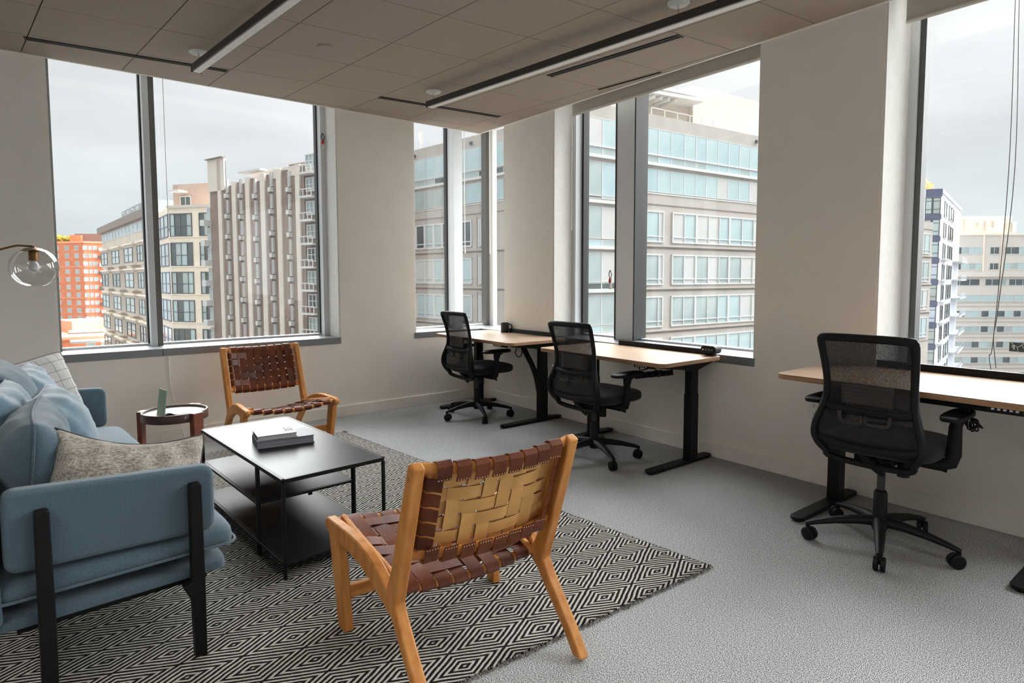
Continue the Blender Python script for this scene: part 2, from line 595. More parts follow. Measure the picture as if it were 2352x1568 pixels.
# right wall of the picture: plane x = 0
wr = [(0, 0), (0, SB), (-0.434, SB), (-0.434, TOP), (-1.204, TOP), (-1.204, SB), (-3.297, SB), (-3.297, TOP), (-4.06, TOP), (-4.06, SB),
      (-6.15, SB), (-6.15, TOP), (-6.95, TOP), (-6.95, SB), (-9.0, SB), (-9.0, TOP), (-10, TOP), (-10, 0)]
structure(G().prism(wr, 0, D, lambda a, b, h: (h, a, b)).build('wall_right', M['wall']))
structure(G().bb(-9.2, D, -10.2, -10, 0, TOP).build('wall_rear', M['wall']))
structure(G().bb(-9.2, -9, -10.2, D, 0, TOP).build('wall_side', M['wall']))
# white boards lining the window recesses beside the piers
def reveal(n, x0, x1, y0, y1):
    return structure(G().bb(x0, x1, y0, y1, ST, TOP).build('trim_%d' % n, M['reveal']))
reveal(1, -1.652, -1.64, 0.004, 0.25)
reveal(2, -0.83, -0.818, 0.004, D)
reveal(3, 0.004, 0.25, -1.216, -1.204)
reveal(4, 0.004, 0.34, -4.072, -4.06)
reveal(5, -3.812, -3.80, 0.004, 0.25)
reveal(6, 0.004, 0.25, -3.297, -3.285)
# structural slab above and dark plenum
structure(G().bb(-9.2, D + 0.12, -10.2, D + 0.12, TOP, TOP + 0.2).build('trim_9', M['wall']))
ceil = structure(G().bb(-9, -0.002, -10, -0.002, HC + 0.012, HC + 0.05).build('ceiling', M['ceilgap']))
# ceiling tiles, grid turned about 5.7 degrees against the walls
e1 = Vector((0.9952, -0.0975)); e2 = Vector((0.1, -0.995))
O0 = Vector((-1.902, -2.338)); T1, T2 = 0.6095, 0.577
def clip(poly, ax, lim):
    out = []
    n = len(poly)
    for i in range(n):
        a, b = poly[i], poly[(i + 1) % n]
        ia, ib = a[ax] <= lim, b[ax] <= lim
        if ia: out.append(a)
        if ia != ib:
            t = (lim - a[ax]) / (b[ax] - a[ax])
            out.append((a[0] + (b[0] - a[0]) * t, a[1] + (b[1] - a[1]) * t))
    return out
gap = 0.0032
for i in range(-8, 5):
    for j in range(-6, 8):
        p = O0 + e1 * (i * T1) + e2 * (j * T2)
        q = [p + e1 * a + e2 * b for a, b in ((gap, gap), (T1 - gap, gap), (T1 - gap, T2 - gap), (gap, T2 - gap))]
        q = clip(clip([tuple(v) for v in q], 0, -0.006), 1, -0.006)
        if len(q) < 3: continue
        G().prism(q, HC, HC + 0.011).build('ceiling_tile', M['ceil'], ceil)
# slim metal edge where the ceiling stops at the window recesses
structure(G().bb(-9, 0.0, -0.012, 0.006, HC - 0.004, HC + 0.06).build('trim_7', M['wall']))
structure(G().bb(-0.012, 0.006, -10, -0.012, HC - 0.004, HC + 0.06).build('trim_8', M['wall']))
structure(G().bb(-9, -0.012, -0.013, 0, 0, 0.105).build('baseboard_left', M['base'], bevel=0.003))
structure(G().bb(-0.013, 0, -10, 0, 0, 0.105).build('baseboard_right', M['base'], bevel=0.003))

# ------------------------------------------------------------------ windows
def mull_x(win, x0, x1, y0=0.24, y1=0.40):
    """upright aluminium mullion in the left wall with dark gaskets either side"""
    G().bb(x0 + 0.012, x1 - 0.012, y0, y1, ST, TOP).build('mullion', M['alu'], win, bevel=0.002)
    for xa in (x0, x1 - 0.012):
        G().bb(xa, xa + 0.012, y0 + 0.11, y1, ST, TOP).build('gasket', M['gasket'], win)
def mull_y(win, y0, y1, x0=0.24, x1=0.40):
    G().bb(x0, x1, y0 + 0.014, y1 - 0.014, ST, TOP).build('mullion', M['alu'], win, bevel=0.002)
    for ya in (y0, y1 - 0.014):
        G().bb(x0 - 0.004, x1, ya, ya + 0.014, ST, TOP).build('gasket', M['gasket'], win)
def pane_x(win, x0, x1, y=0.35):
    G().bb(x0, x1, y, y + 0.008, ST + 0.01, TOP).build('pane', M['glass'], win)
def pane_y(win, y0, y1, x=0.35):
    G().bb(x, x + 0.008, y0, y1, ST + 0.01, TOP).build('pane', M['glass'], win)
w1 = structure(thing('window_1'))
pane_x(w1, -3.80, -3.17); pane_x(w1, -3.10, -1.70)
G().bb(-3.18, -3.135, 0.24, 0.40, ST, TOP).build('mullion', M['alu'], w1, bevel=0.002)
G().bb(-3.135, -3.09, 0.26, 0.40, ST, TOP).build('mullion', M['darkalu'], w1, bevel=0.002)
G().bb(-3.192, -3.18, 0.335, 0.40, ST, TOP).build('gasket', M['gasket'], w1)
G().bb(-1.70, -1.652, 0.25, 0.40, ST, TOP).build('frame', M['alu'], w1, bevel=0.002)
G().bb(-1.712, -1.70, 0.335, 0.40, ST, TOP).build('gasket', M['gasket'], w1)
G().bb(-3.80, -3.78, 0.25, 0.40, ST, TOP).build('frame', M['darkalu'], w1)
G().bb(-3.78, -1.70, 0.33, 0.40, ST, ST + 0.018).build('frame', M['alu'], w1)
G().bb(-3.812, -3.137, -0.006, 0.40, SB, ST).build('sill', M['sill'], w1, bevel=0.003)
G().bb(-3.134, -1.636, -0.006, 0.40, SB, ST).build('sill', M['sill'], w1, bevel=0.003)
# corner window, glass on both walls
w2 = structure(thing('window_2'))
pane_x(w2, -0.818, -0.20); pane_x(w2, -0.09, 0.30); pane_y(w2, -0.434, 0.30)
G().bb(-0.205, -0.09, 0.22, 0.40, ST, TOP).build('mullion', M['alu'], w2, bevel=0.002)
G().bb(-0.222, -0.205, 0.345, 0.40, ST, TOP).build('gasket', M['gasket'], w2)
G().bb(-0.09, -0.078, 0.30, 0.40, ST, TOP).build('gasket', M['gasket'], w2)
G().bb(0.285, 0.38, 0.285, 0.38, ST, TOP).build('corner_post', M['darkalu'], w2, bevel=0.002)
G().bb(0.33, 0.39, 0.215, 0.285, ST, TOP).build('frame', M['reveal'], w2)
G().bb(-0.818, 0.33, 0.33, 0.40, ST, ST + 0.018).build('frame', M['alu'], w2)
sl = [(-0.834, -0.006), (-0.006, -0.006), (-0.006, -0.438), (0.40, -0.438), (0.40, 0.40), (-0.834, 0.40)]
G().prism(sl, SB, ST).build('sill', M['sill'], w2, bevel=0.003)
w3 = structure(thing('window_3'))
pane_y(w3, -1.82, -1.24); pane_y(w3, -3.27, -2.0)
mull_y(w3, -2.01, -1.775)
G().bb(0.24, 0.40, -1.262, -1.216, ST, TOP).build('frame', M['alu'], w3, bevel=0.002)
G().bb(0.325, 0.40, -1.285, -1.262, ST, TOP).build('gasket', M['gasket'], w3)
G().bb(0.25, 0.40, -3.285, -3.262, ST, TOP).build('frame', M['darkalu'], w3)
G().bb(0.33, 0.40, -3.265, -1.265, ST, ST + 0.016).build('frame', M['alu'], w3)
G().bb(-0.006, 0.40, -3.299, -1.202, SB, ST).build('sill', M['sill'], w3, bevel=0.003)
w4 = structure(thing('window_4'))
pane_y(w4, -6.15, -4.12)
G().bb(0.34, 0.44, -4.118, -4.06, ST, TOP).build('frame', M['alu'], w4, bevel=0.002)
G().bb(0.36, 0.44, -4.15, -4.118, ST, TOP).build('gasket', M['gasket'], w4)
G().bb(0.33, 0.40, -6.15, -4.15, ST, ST + 0.016).build('frame', M['alu'], w4)
G().bb(-0.006, 0.44, -6.152, -4.058, SB, ST).build('sill', M['sill'], w4, bevel=0.003)
w5 = structure(thing('window_5'))
pane_y(w5, -9.0, -6.95)
G().bb(0.33, 0.40, -9.0, -6.95, ST, ST + 0.016).build('frame', M['alu'], w5)
G().bb(-0.006, 0.40, -9.0, -6.95, SB, ST).build('sill', M['sill'], w5, bevel=0.003)
# roller shades in the right wall
def shade(y0, y1, zb, label):
    t = thing('roller_shade', (0.1, (y0 + y1) / 2, zb), 0, label, 'roller shade', 'roller shades above the windows')
    h = abs(y1 - y0) / 2
    G().bb(-0.002, 0.002, -h, h, 0.02, TOP - zb - 0.03).build('shade_fabric', M['shade'], t)
    G().tube([(0, -h, 0.012), (0, h, 0.012)], 0.006, 8, ry=0.013).build('hem_bar', M['shade'], t, smooth=40)
    G().tube([(0.035, -h, TOP - zb - 0.05), (0.035, h, TOP - zb - 0.05)], 0.035, 14).build('roller', M['alu'], t, smooth=40)
shade(-1.36, -3.28, 2.832, 'rolled up pale roller shade above the double window behind the middle desk')
shade(-4.13, -6.14, 2.787, 'pale roller shade at the top of the window nearest the camera')

# ================================================================== CEILING FITTINGS
PA = 6.2   # pendants and grid are turned against the walls
def pendant(x, y, length, label, canopies):
    """origin at the far end, running towards -y"""
    t = thing('linear_pendant_light', (x, y, 2.78), R(PA), label, 'pendant light', 'long linear pendant lights')
    prof = [(-0.033, 0.006), (-0.033, 0.052), (0.033, 0.052), (0.033, 0.006), (0.024, 0.006), (0.024, 0.03), (-0.024, 0.03), (-0.024, 0.006)]
    G().prism(prof, 0, -length, lambda a, b, h: (a, h, b)).build('housing', M['penddark'], t, bevel=0.0015)
    G().bb(-0.0235, 0.0235, -0.004, -length + 0.004, 0.0, 0.022).build('diffuser', M['diffuser'], t)
    G().bb(-0.034, 0.034, -0.0, 0.006, 0.0, 0.053).build('end_cap', M['penddark'], t)
    for k, cy in enumerate(canopies):
        c = G().lathe([(0.0, HC - 2.78), (0.062, HC - 2.78), (0.064, HC - 2.78 - 0.008), (0.058, HC - 2.78 - 0.014), (0.02, HC - 2.78 - 0.016), (0, HC - 2.78 - 0.016)], (0, cy, 0), 28).build('canopy', M['white'], t, smooth=40)
        G().tube([(0, cy, HC - 2.78 - 0.015), (0, cy, 0.05)], 0.0022, 6).build('suspension_cable', M['darkalu'], c)
        G().lathe([(0.006, HC - 2.78 - 0.04), (0.006, HC - 2.78 - 0.014)], (0.0, cy, 0), 10).build('cable_grip', M['alu'], c, smooth=40)
    return t
pendant(-1.20, -0.955, 5.2, 'linear pendant light running along the desk side, in front of the double window', [-0.06, -2.38])
pendant(-2.965, -0.735, 5.2, 'linear pendant light hung over the seating group, its end near the wide window', [-0.06, -2.38])
def diffuser_slot(p, q, label, hw=0.032):
    p, q = Vector(p), Vector(q)
    d = q - p
    a = math.atan2(d.y, d.x)
    L = d.length
    t = thing('slot_air_diffuser', ((p.x + q.x) / 2, (p.y + q.y) / 2, HC), a, label, 'air diffuser', 'black slot air diffusers in the ceiling')
    G().bb(-L / 2, L / 2, -hw, hw, -0.003, 0.003).build('frame', M['blackmetal'], t)
    for yy in (-hw * 0.47, hw * 0.47):
        G().bb(-L / 2 + 0.01, L / 2 - 0.01, yy - hw * 0.19, yy + hw * 0.19, -0.006, -0.002).build('slot_blade', M['gasket'], t)
    G().bb(-L / 2, -L / 2 + 0.01, -hw * 1.1, hw * 1.1, -0.005, 0.003).build('end_piece', M['gasket'], t)
    G().bb(L / 2 - 0.01, L / 2, -hw * 1.1, hw * 1.1, -0.005, 0.003).build('end_piece', M['gasket'], t)
diffuser_slot((-3.916, -0.361), (-2.697, -0.487), 'black slot air diffuser in the ceiling before the wide window')
diffuser_slot((-1.477, -0.576), (-0.254, -0.694), 'black slot air diffuser in the ceiling near the corner window')
diffuser_slot((-0.676, -1.907), (-0.527, -3.03), 'black slot air diffuser running beside the pendant light over the desks')
diffuser_slot((-0.118, -1.90), (-0.055, -2.50), 'short thin slot in the ceiling against the roller shade', 0.009)
t = thing('ceiling_sensor', (-2.294, -1.422, HC), 0, 'small round pale cap on a ceiling tile', 'ceiling sensor')
G().lathe([(0, 0), (0.052, 0), (0.052, -0.007), (0.047, -0.011), (0, -0.012)], n=28).build('cover', M['ceil'], t, smooth=40)

# ================================================================== WALL THINGS
def restrictor(loc, label, k):
    t = thing('release_tag', loc, 0, label, 'tag', 'small tags on strings in the windows')
    pts = spline([(0, 0, 0.0), (0.014 * k, 0, -0.03 * k), (0.004 * k, 0, -0.06 * k), (-0.012 * k, 0, -0.03 * k), (0, 0, 0.0)], 5)
    G().tube(pts, 0.003 * k, 6).build('string', M['black'], t)
    G().box((0.0, 0, -0.075 * k), (0.020 * k, 0.014, 0.032 * k), mx=Matrix.Rotation(0.15, 3, 'Y')).build('tag_head', M['red'], t, bevel=0.003)
    G().box((0.005 * k, 0, -0.112 * k), (0.024 * k, 0.012, 0.045 * k), mx=Matrix.Rotation(0.1, 3, 'Y')).build('tag_body', M['white'], t, bevel=0.003)
    return t
restrictor((-1.685, 0.228, 2.72), 'red and white tag on a loop by the top of the wide window', 1.15)
restrictor((0.26, -1.70, 1.40), 'red and white tag on a black string hanging between panes by the middle desk', 1.3)
def wand(x, y, z0, z1, label, r_=0.0045):
    t = thing('shade_wand', (x, y, z0), 0, label, 'shade wand', 'white shade wands')
    G().tube([(0, 0, 0), (0, 0, z1 - z0)], r_, 8).build('rod', M['white'], t, smooth=40)
    G().lathe([(0, -0.012), (r_ * 1.5, -0.01), (r_ * 1.5, 0.02), (r_, 0.024)], n=10).build('tip', M['white'], t, smooth=40)
wand(-0.045, 0.24, 1.62, 3.05, 'white shade wand in the narrow pane beside the corner post')
wand(0.27, 0.19, 1.62, 3.05, 'white shade wand hanging against the corner post')
wand(0.2, -1.25, 1.80, 2.9, 'thin white wand by the aluminium jamb behind the middle chair', 0.003)
def cord(name, pts, r_, m_, label, cat='cord', parts=None):
    p0 = pts[0]
    t = thing(name, p0, 0, label, cat)
    G().tube([(a - p0[0], b - p0[1], c - p0[2]) for a, b, c in pts], r_, 6).build('cord_line', m_, t, smooth=60)
    return t
c_ = cord('blind_cord', [(-3.03, 0.20, 3.05), (-3.03, 0.20, 2.2), (-3.028, 0.2, 1.75)], 0.003, M['white'], 'thin pale blind cord in the wide window beside its mullion')
G().lathe([(0, 0), (0.006, 0.004), (0.006, 0.03), (0, 0.034)], (0.002, 0, -1.33), 10).build('cord_weight', M['white'], c_, smooth=40)
bc = spline([(0.2, -4.62, 2.85), (0.2, -4.64, 1.9), (0.19, -4.60, 1.15), (0.2, -4.585, 1.0), (0.21, -4.60, 0.83)], 6)
cord('bead_chain', bc, 0.0022, M['darkalu'], 'dark bead chain loop of the shade in the window nearest the camera', 'bead chain')
bc = spline([(0.22, -4.60, 2.85), (0.22, -4.61, 1.9), (0.2, -4.585, 1.0), (0.2, -4.57, 0.9), (0.22, -4.575, 0.82)], 6)
cord('bead_chain', bc, 0.0022, M['darkalu'], 'second strand of dark bead chain crossing the first low in the window', 'bead chain')
wc = spline([(-3.10, -0.008, 0.705), (-3.09, -0.008, 0.45), (-3.05, -0.012, 0.2), (-3.0, -0.03, 0.02), (-2.93, -0.09, 0.006)], 7)
c_ = cord('extension_lead', wc, 0.0035, M['white'], 'white power cord running down the wall behind the side table', 'cord')
t = thing('power_plug', (-2.915, -0.10, 0.0), 0.4, 'small red plug lying on the carpet by the baseboard behind the side table', 'plug')
G().bb(-0.013, 0.013, -0.013, 0.013, 0, 0.06).build('plug_body', M['red'], t, bevel=0.004)
G().lathe([(0.009, 0.058), (0.006, 0.075), (0, 0.075)], n=10).build('plug_tip', M['red'], t, smooth=40)
# double wall outlet
t = thing('wall_outlet', (0, -3.722, 0.482), 0, 'white wall outlet under the desk beside the nearest task chair', 'outlet')
G().prism(rrect(-0.042, 0.042, -0.058, 0.058, 0.006), 0, 0.006, lambda a, b, h: (-h, a, b)).build('cover_plate', M['white'], t, bevel=0.0015)
for zz in (-0.024, 0.024):
    s = G().prism(rrect(-0.017, 0.017, -0.017 + zz, 0.017 + zz, 0.007), 0.005, 0.0085, lambda a, b, h: (-h, a, b)).build('socket', M['white'], t)
    for yy in (-0.0065, 0.0065):
        G().bb(-0.0093, -0.008, yy - 0.0012, yy + 0.0012, zz - 0.002, zz + 0.008).build('slot', M['black'], s)
    G().lathe([(0, 0), (0.003, 0), (0.003, 0.001), (0, 0.001)], (-0.0095, 0, zz - 0.008), 8, axis=Matrix.Rotation(R(90), 3, 'Y')).build('slot', M['black'], s)

# ================================================================== RUG
ex = Vector((0.1765, 0.004)); ey = Vector((0.0171, -0.1796)) / 2
O_ = Vector((-3.255, -3.193))
rc = [Vector((-1.539, -3.999)), Vector((-1.885, -0.585)), Vector((-4.35, -0.50)), Vector((-4.25, -3.92))]
def rug_pt(u, v):
    a = rc[0] * (1 - u) + rc[3] * u
    b = rc[1] * (1 - u) + rc[2] * u
    return a * (1 - v) + b * v
g = G()
NU, NV = 60, 80
for (z, flip) in ((0.009, 0),):
    def fn(i, j):
        p = rug_pt(i, j)
        w_ = 0.0012 * math.sin(p.x * 9 + p.y * 4) + 0.001 * math.sin(p.y * 13)
        eu = min(i, 1 - i, j, 1 - j)
        if i == 0 or j == 0 or i == 1 or j == 1:
            p = p + Vector((0.006 * math.sin(p.y * 60), 0.006 * math.sin(p.x * 55)))
        return (p.x, p.y, 0.0085 + w_ * min(1, eu * 20))
    g.grid(fn, NU, NV)
ru = tag(thing('woven_rug', (0, 0, 0)), 'flat woven black and white diamond rug under the coffee table', 'rug')
rm = g.mesh('weave', M['rug'], smooth=60)
uvl = rm.uv_layers.new(name='UVMap')
inv = np.linalg.inv(np.array([[ex.x, ey.x], [ex.y, ey.y]]))
for lp in rm.loops:
    co = rm.vertices[lp.vertex_index].co
    q = inv @ np.array([co.x - O_.x, co.y - O_.y])
    uvl.data[lp.index].uv = (q[0], q[1])
ro = bpy.data.objects.new('weave', rm); COL.objects.link(ro); ro.parent = ru
sm = ro.modifiers.new('solid', 'SOLIDIFY'); sm.thickness = 0.007; sm.offset = -1
g = G()
rng = random.Random(3)
def tufts(a, b, n, out, lmin, lmax):
    for k in range(n):
        p = a.lerp(b, (k + rng.random()) / n)
        L = rng.uniform(lmin, lmax)
        d_ = (out + Vector((rng.uniform(-.5, .5), rng.uniform(-.5, .5)))).normalized() * L
        g.tube([(p.x, p.y, 0.008), (p.x + d_.x * .5, p.y + d_.y * .5, 0.009), (p.x + d_.x, p.y + d_.y, 0.003)], 0.0022, 4)
tufts(rc[0], rc[3], 260, Vector((0, -1)), 0.010, 0.02)
tufts(rc[0], rc[1], 330, Vector((1, 0.1)), 0.006, 0.014)
tufts(rc[1], rc[1] + Vector((0.02, -0.03)), 12, Vector((0.6, 0.6)), 0.02, 0.045)
fo = g.build('fringe', mat('dark_wool_fringe', (58, 55, 55), 1.0, rgb2=(130, 127, 122), scale=120), ru, weld=False)
fo['kind'] = 'stuff'

# ================================================================== WOVEN LEATHER LOUNGE CHAIRS
def ribbon(path, width, th, name, parent, mats=None):
    """path of (centre, width direction, outward normal); outer face material 0, inner face material 1"""
    g = G()
    vs = []
    for c, wd, nn in path:
        c, wd, nn = Vector(c), Vector(wd).normalized(), Vector(nn).normalized()
        for sw, sn in ((-1, 1), (1, 1), (1, -1), (-1, -1)):
            vs.append(c + wd * (sw * width / 2) + nn * (sn * th / 2))
    k = len(path)
    def strip(a, b, mi):
        g.cur = mi
        fs = [(i * 4 + a, i * 4 + b, (i + 1) * 4 + b, (i + 1) * 4 + a) for i in range(k - 1)]
        for q in fs:
            g.f.append(q); g.mi.append(mi)
    g.v = [tuple(p) for p in vs]
    strip(0, 1, 0); strip(1, 2, 0); strip(2, 3, 1); strip(3, 0, 0)
    for e_ in (0, (k - 1) * 4):
        g.f.append((e_, e_ + 1, e_ + 2, e_ + 3)); g.mi.append(0)
    return g.build(name, mats or [M['leather'], M['tan']], parent, smooth=50)
def make_lounge_chair():
    t = thing('woven_lounge_chair')
    HW, HF, TK = 0.315, 0.355, 0.042
    def lat(v):
        return HW + (HF - HW) * min(1, max(0, (v + 0.2) / 0.5))
    kx, kz = -0.197, 0.278
    dv, dz = -0.322, 0.947      # along the post
    nv, nz_ = 0.947, 0.322      # out of the back, forwards
    def bp_(tt, off):
        return (kx + dv * tt + nv * off, kz + dz * tt + nz_ * off)
    for s in (-1, 1):
        # post and rear leg in one curved board
        back = [bp_(0.507, 0.004), bp_(0.3, 0.0), bp_(0.12, 0.0), (kx - 0.002, kz + 0.01)]
        leg_b = bez((kx, kz), (kx - 0.035, kz - 0.07), (-0.34, 0.12), (-0.419, 0.0), 9)
        leg_f = bez((-0.372, 0.0), (-0.30, 0.11), (-0.20, 0.17), (-0.135, 0.275), 9)
        front = [(-0.128, 0.30), bp_(0.10, 0.056), bp_(0.3, 0.052), bp_(0.500, 0.046), bp_(0.510, 0.036)]
        poly = back[:-1] + leg_b + leg_f + front
        def fn(a, b, h, s=s):
            return (s * (HW - h), a, b)
        G().prism(poly, 0, TK, fn).build('back_post', M['wood'], t, smooth=35, bevel=0.007, seg=3)
        top = bez((-0.155, 0.292), (-0.10, 0.335), (-0.02, 0.392), (0.16, 0.397), 9)
        nose = [(0.34, 0.393), (0.372, 0.389), (0.388, 0.378), (0.392, 0.365), (0.386, 0.350), (0.368, 0.340)]
        und = [(0.335, 0.332)] + bez((0.255, 0.325), (0.10, 0.335), (-0.02, 0.30), (-0.165, 0.225), 9)
        poly = top + nose + und
        def fn2(a, b, h, s=s):
            return (s * (lat(a) - h), a, b)
        G().prism(poly, 0.002, TK - 0.002, fn2).build('seat_rail', M['wood'], t, smooth=35, bevel=0.006)
        poly = [(0.258, 0.338), (0.345, 0.345), (0.335, 0.30), (0.262, 0.0), (0.200, 0.0), (0.238, 0.25)]
        G().prism(poly, 0.002, TK - 0.004, fn2).build('front_leg', M['wood'], t, smooth=35, bevel=0.005)
        # thin bar inside the post that carries the straps
        pts = []
        for i in range(7):
            tt = 0.15 + 0.35 * i / 6
            v, z = bp_(tt, 0.028)
            pts.append((s * 0.247, v, z))
        G().tube(pts, 0.012, 8, ry=0.014).build('side_bar', M['wood'], t, smooth=50)
        pts = [(s * (lat(v) - TK - 0.020), v, 0.312 + (v + 0.10) * 0.165) for v in (-0.12, 0.0, 0.12, 0.24, 0.345)]
        G().tube(pts, 0.012, 8, ry=0.014).build('seat_side_bar', M['wood'], t, smooth=50)
        # screw plugs
        for tt in (0.46, 0.14):
            v, z = bp_(tt, 0.026)
            G().lathe([(0, 0), (0.006, 0), (0.006, 0.0015), (0, 0.0015)], (s * (HW + 0.0005), v, z), 10, axis=Matrix.Rotation(R(90) * s, 3, 'Y')).build('screw_cap', M['rivet'], t)
    BW = 0.262
    def bow(x, a=-0.042):
        return a * (1 - (x / BW) ** 2)
    for tt in (0.165, 0.487):
        pts = []
        for i in range(13):
            x = -0.276 + 0.552 * i / 12
            v, z = bp_(tt, 0.028 + bow(x))
            pts.append((x, v, z))
        G().tube(pts, 0.012, 10, ry=0.021, upv=(0, nv, nz_)).build('back_rail', M['woodx'], t, smooth=50)
    # vertical straps of the back
    PV, PH = 0.0605, 0.0550
    wdz = Vector((1, 0, 0))
    def over(i, j):
        return 1 if (i + j) % 4 < 2 else -1
    for i in range(8):
        x = (i - 3.5) * PV
        o_ = bow(x)
        path = []
        def put(tt, off, dt, do):
            v, z = bp_(tt, off + o_)
            n = (0, dv * dt + nv * do, dz * dt + nz_ * do)
            path.append(((x, v, z), wdz, n))
        for tt, off, dt, do in ((0.205, 0.008, 0, -1), (0.17, 0.007, 0, -1), (0.147, 0.011, -.6, -.8), (0.138, 0.028, -1, 0), (0.146, 0.043, -.7, .7), (0.163, 0.0475, 0, 1)):
            put(tt, off, dt, do)
        for j in range(5):
            tc_ = 0.326 + (j - 2) * PH
            sgn = over(i, j)
            put(tc_ - 0.018, 0.0455 + 0.0026 * sgn, 0, 1)
            put(tc_ + 0.018, 0.0455 + 0.0026 * sgn, 0, 1)
        for tt, off, dt, do in ((0.489, 0.0475, 0, 1), (0.506, 0.043, .7, .7), (0.514, 0.028, 1, 0), (0.505, 0.011, .6, -.8), (0.482, 0.007, 0, -1), (0.455, 0.008, 0, -1)):
            put(tt, off, dt, do)
        st = ribbon(path, 0.050, 0.003, 'back_strap', t)
        if True:
            for tt in (0.199, 0.461):
                for kx_ in range(5):
                    v, z = bp_(tt, 0.0055 + o_)
                    g_ = G().lathe([(0, 0), (0.0021, 0), (0.0015, 0.0016), (0, 0.002)], (x + (kx_ - 2) * 0.0095, v, z), 6, axis=Matrix(((1, 0, 0), (0, nz_, -nv), (0, -dz * -1, -nz_))).to_3x3())
                    if kx_ == 0: gg = G()
                    gg.add(g_.v, g_.f)
                gg.build('rivets', M['rivet'], st, weld=False)
    for j in range(5):
        tc_ = 0.326 + (j - 2) * PH
        path = []
        def puth(x, off, nx, no):
            v, z = bp_(tc_, off + bow(max(-BW, min(BW, x))) * (1 if abs(x) < 0.232 else 0.35))
            path.append(((x, v, z), (0, dv, dz), (nx, nv * no, nz_ * no)))
        for x, off, nx, no in ((-0.214, 0.006, 0, -1), (-0.235, 0.010, 0, -1), (-0.254, 0.014, -.6, -.8), (-0.263, 0.028, -1, 0), (-0.256, 0.043, -.7, .7), (-0.244, 0.047, 0, 1)):
            puth(x, off, nx, no)
        for i in range(8):
            x = (i - 3.5) * PV
            sgn = -over(i, j)
            puth(x - 0.02, 0.0455 + 0.0026 * sgn, 0, 1)
            puth(x + 0.02, 0.0455 + 0.0026 * sgn, 0, 1)
        for x, off, nx, no in ((0.244, 0.047, 0, 1), (0.256, 0.043, .7, .7), (0.263, 0.028, 1, 0), (0.254, 0.014, .6, -.8), (0.235, 0.010, 0, -1), (0.214, 0.006, 0, -1)):
            puth(x, off, nx, no)
        ribbon(path, 0.046, 0.003, 'back_strap', t)
    # the seat
    B_, F_ = Vector((-0.120, 0.290)), Vector((0.348, 0.372))
    sd = (F_ - B_).normalized(); sn = Vector((-sd.y, sd.x)); SL = (F_ - B_).length
    def sp_(tt, off):
        p = B_ + sd * tt + sn * off
        return p.x, p.y
    def hw_at(tt):
        v, _ = sp_(tt, 0)
        return lat(v) - TK - 0.020
    def sag(fr):
        return -0.030 * (1 - fr * fr)
    for tt in (0.0, SL):
        h_ = hw_at(tt) + 0.022
        pts = []
        for i in range(13):
            fr = -1 + 2 * i / 12
            v, z = sp_(tt, sag(fr))
            pts.append((fr * h_, v, z))
        G().tube(pts, 0.014, 10, ry=0.021, upv=(0, sn.x, sn.y)).build('seat_cross_rail', M['woodx'], t, smooth=50)
    NR = 6
    PS = (SL - 0.05) / NR
    for i in range(8):
        fr = (i - 3.5) / 4.0
        path = []
        def put2(tt, off, dt, do):
            v, z = sp_(tt, off + sag(fr))
            path.append(((fr * hw_at(tt), v, z), (1, 0, 0), (0, sd.x * dt + sn.x * do, sd.y * dt + sn.y * do)))
        for tt, off, dt, do in ((0.035, -0.021, 0, -1), (0.0, -0.0175, 0, -1), (-0.018, -0.012, -.7, -.7), (-0.0245, 0.0, -1, 0), (-0.017, 0.013, -.7, .7), (0.002, 0.0178, 0, 1)):
            put2(tt, off, dt, do)
        for j in range(NR):
            tc_ = 0.025 + PS * (j + 0.5)
            sgn = over(i, j)
            put2(tc_ - 0.02, 0.0165 + 0.0028 * sgn, 0, 1)
            put2(tc_ + 0.02, 0.0165 + 0.0028 * sgn, 0, 1)
        for tt, off, dt, do in ((SL - 0.002, 0.0178, 0, 1), (SL + 0.017, 0.013, .7, .7), (SL + 0.0245, 0.0, 1, 0), (SL + 0.018, -0.012, .7, -.7), (SL, -0.0175, 0, -1), (SL - 0.035, -0.021, 0, -1)):
            put2(tt, off, dt, do)
        ribbon(path, 0.054, 0.003, 'seat_strap', t)
    for j in range(NR):
        tc_ = 0.025 + PS * (j + 0.5)
        h_ = hw_at(tc_)
        path = []
        def put3(x, off, nx, no):
            fr = max(-1, min(1, x / h_))
            v, z = sp_(tc_, off + sag(fr) * (1 if abs(fr) < 0.93 else 0.3))
            path.append(((x, v, z), (0, sd.x, sd.y), (nx, sn.x * no, sn.y * no)))
        for x, off, nx, no in ((-h_ + 0.03, -0.012, 0, -1), (-h_, -0.010, 0, -1), (-h_ - 0.012, -0.002, -.8, -.6), (-h_ - 0.015, 0.006, -1, 0), (-h_ - 0.008, 0.017, -.7, .7), (-h_ + 0.004, 0.020, 0, 1)):
            put3(x, off, nx, no)
        for i in range(8):
            x = (i - 3.5) / 4.0 * h_
            sgn = -over(i, j)
            put3(x - 0.02, 0.0165 + 0.0028 * sgn, 0, 1)
            put3(x + 0.02, 0.0165 + 0.0028 * sgn, 0, 1)
        for x, off, nx, no in ((h_ - 0.004, 0.020, 0, 1), (h_ + 0.008, 0.017, .7, .7), (h_ + 0.015, 0.006, 1, 0), (h_ + 0.012, -0.002, .8, -.6), (h_, -0.010, 0, -1), (h_ - 0.03, -0.012, 0, -1)):
            put3(x, off, nx, no)
        ribbon(path, 0.056, 0.003, 'seat_strap', t)
    G().bb(-HF + TK, HF - TK, 0.222, 0.250, 0.115, 0.165).build('stretcher', M['woodx'], t, bevel=0.004)
    return t
lc = make_lounge_chair()
lc.location = (-2.75, -3.696, 0.0105); lc.rotation_euler = (0, 0, R(-4.2))
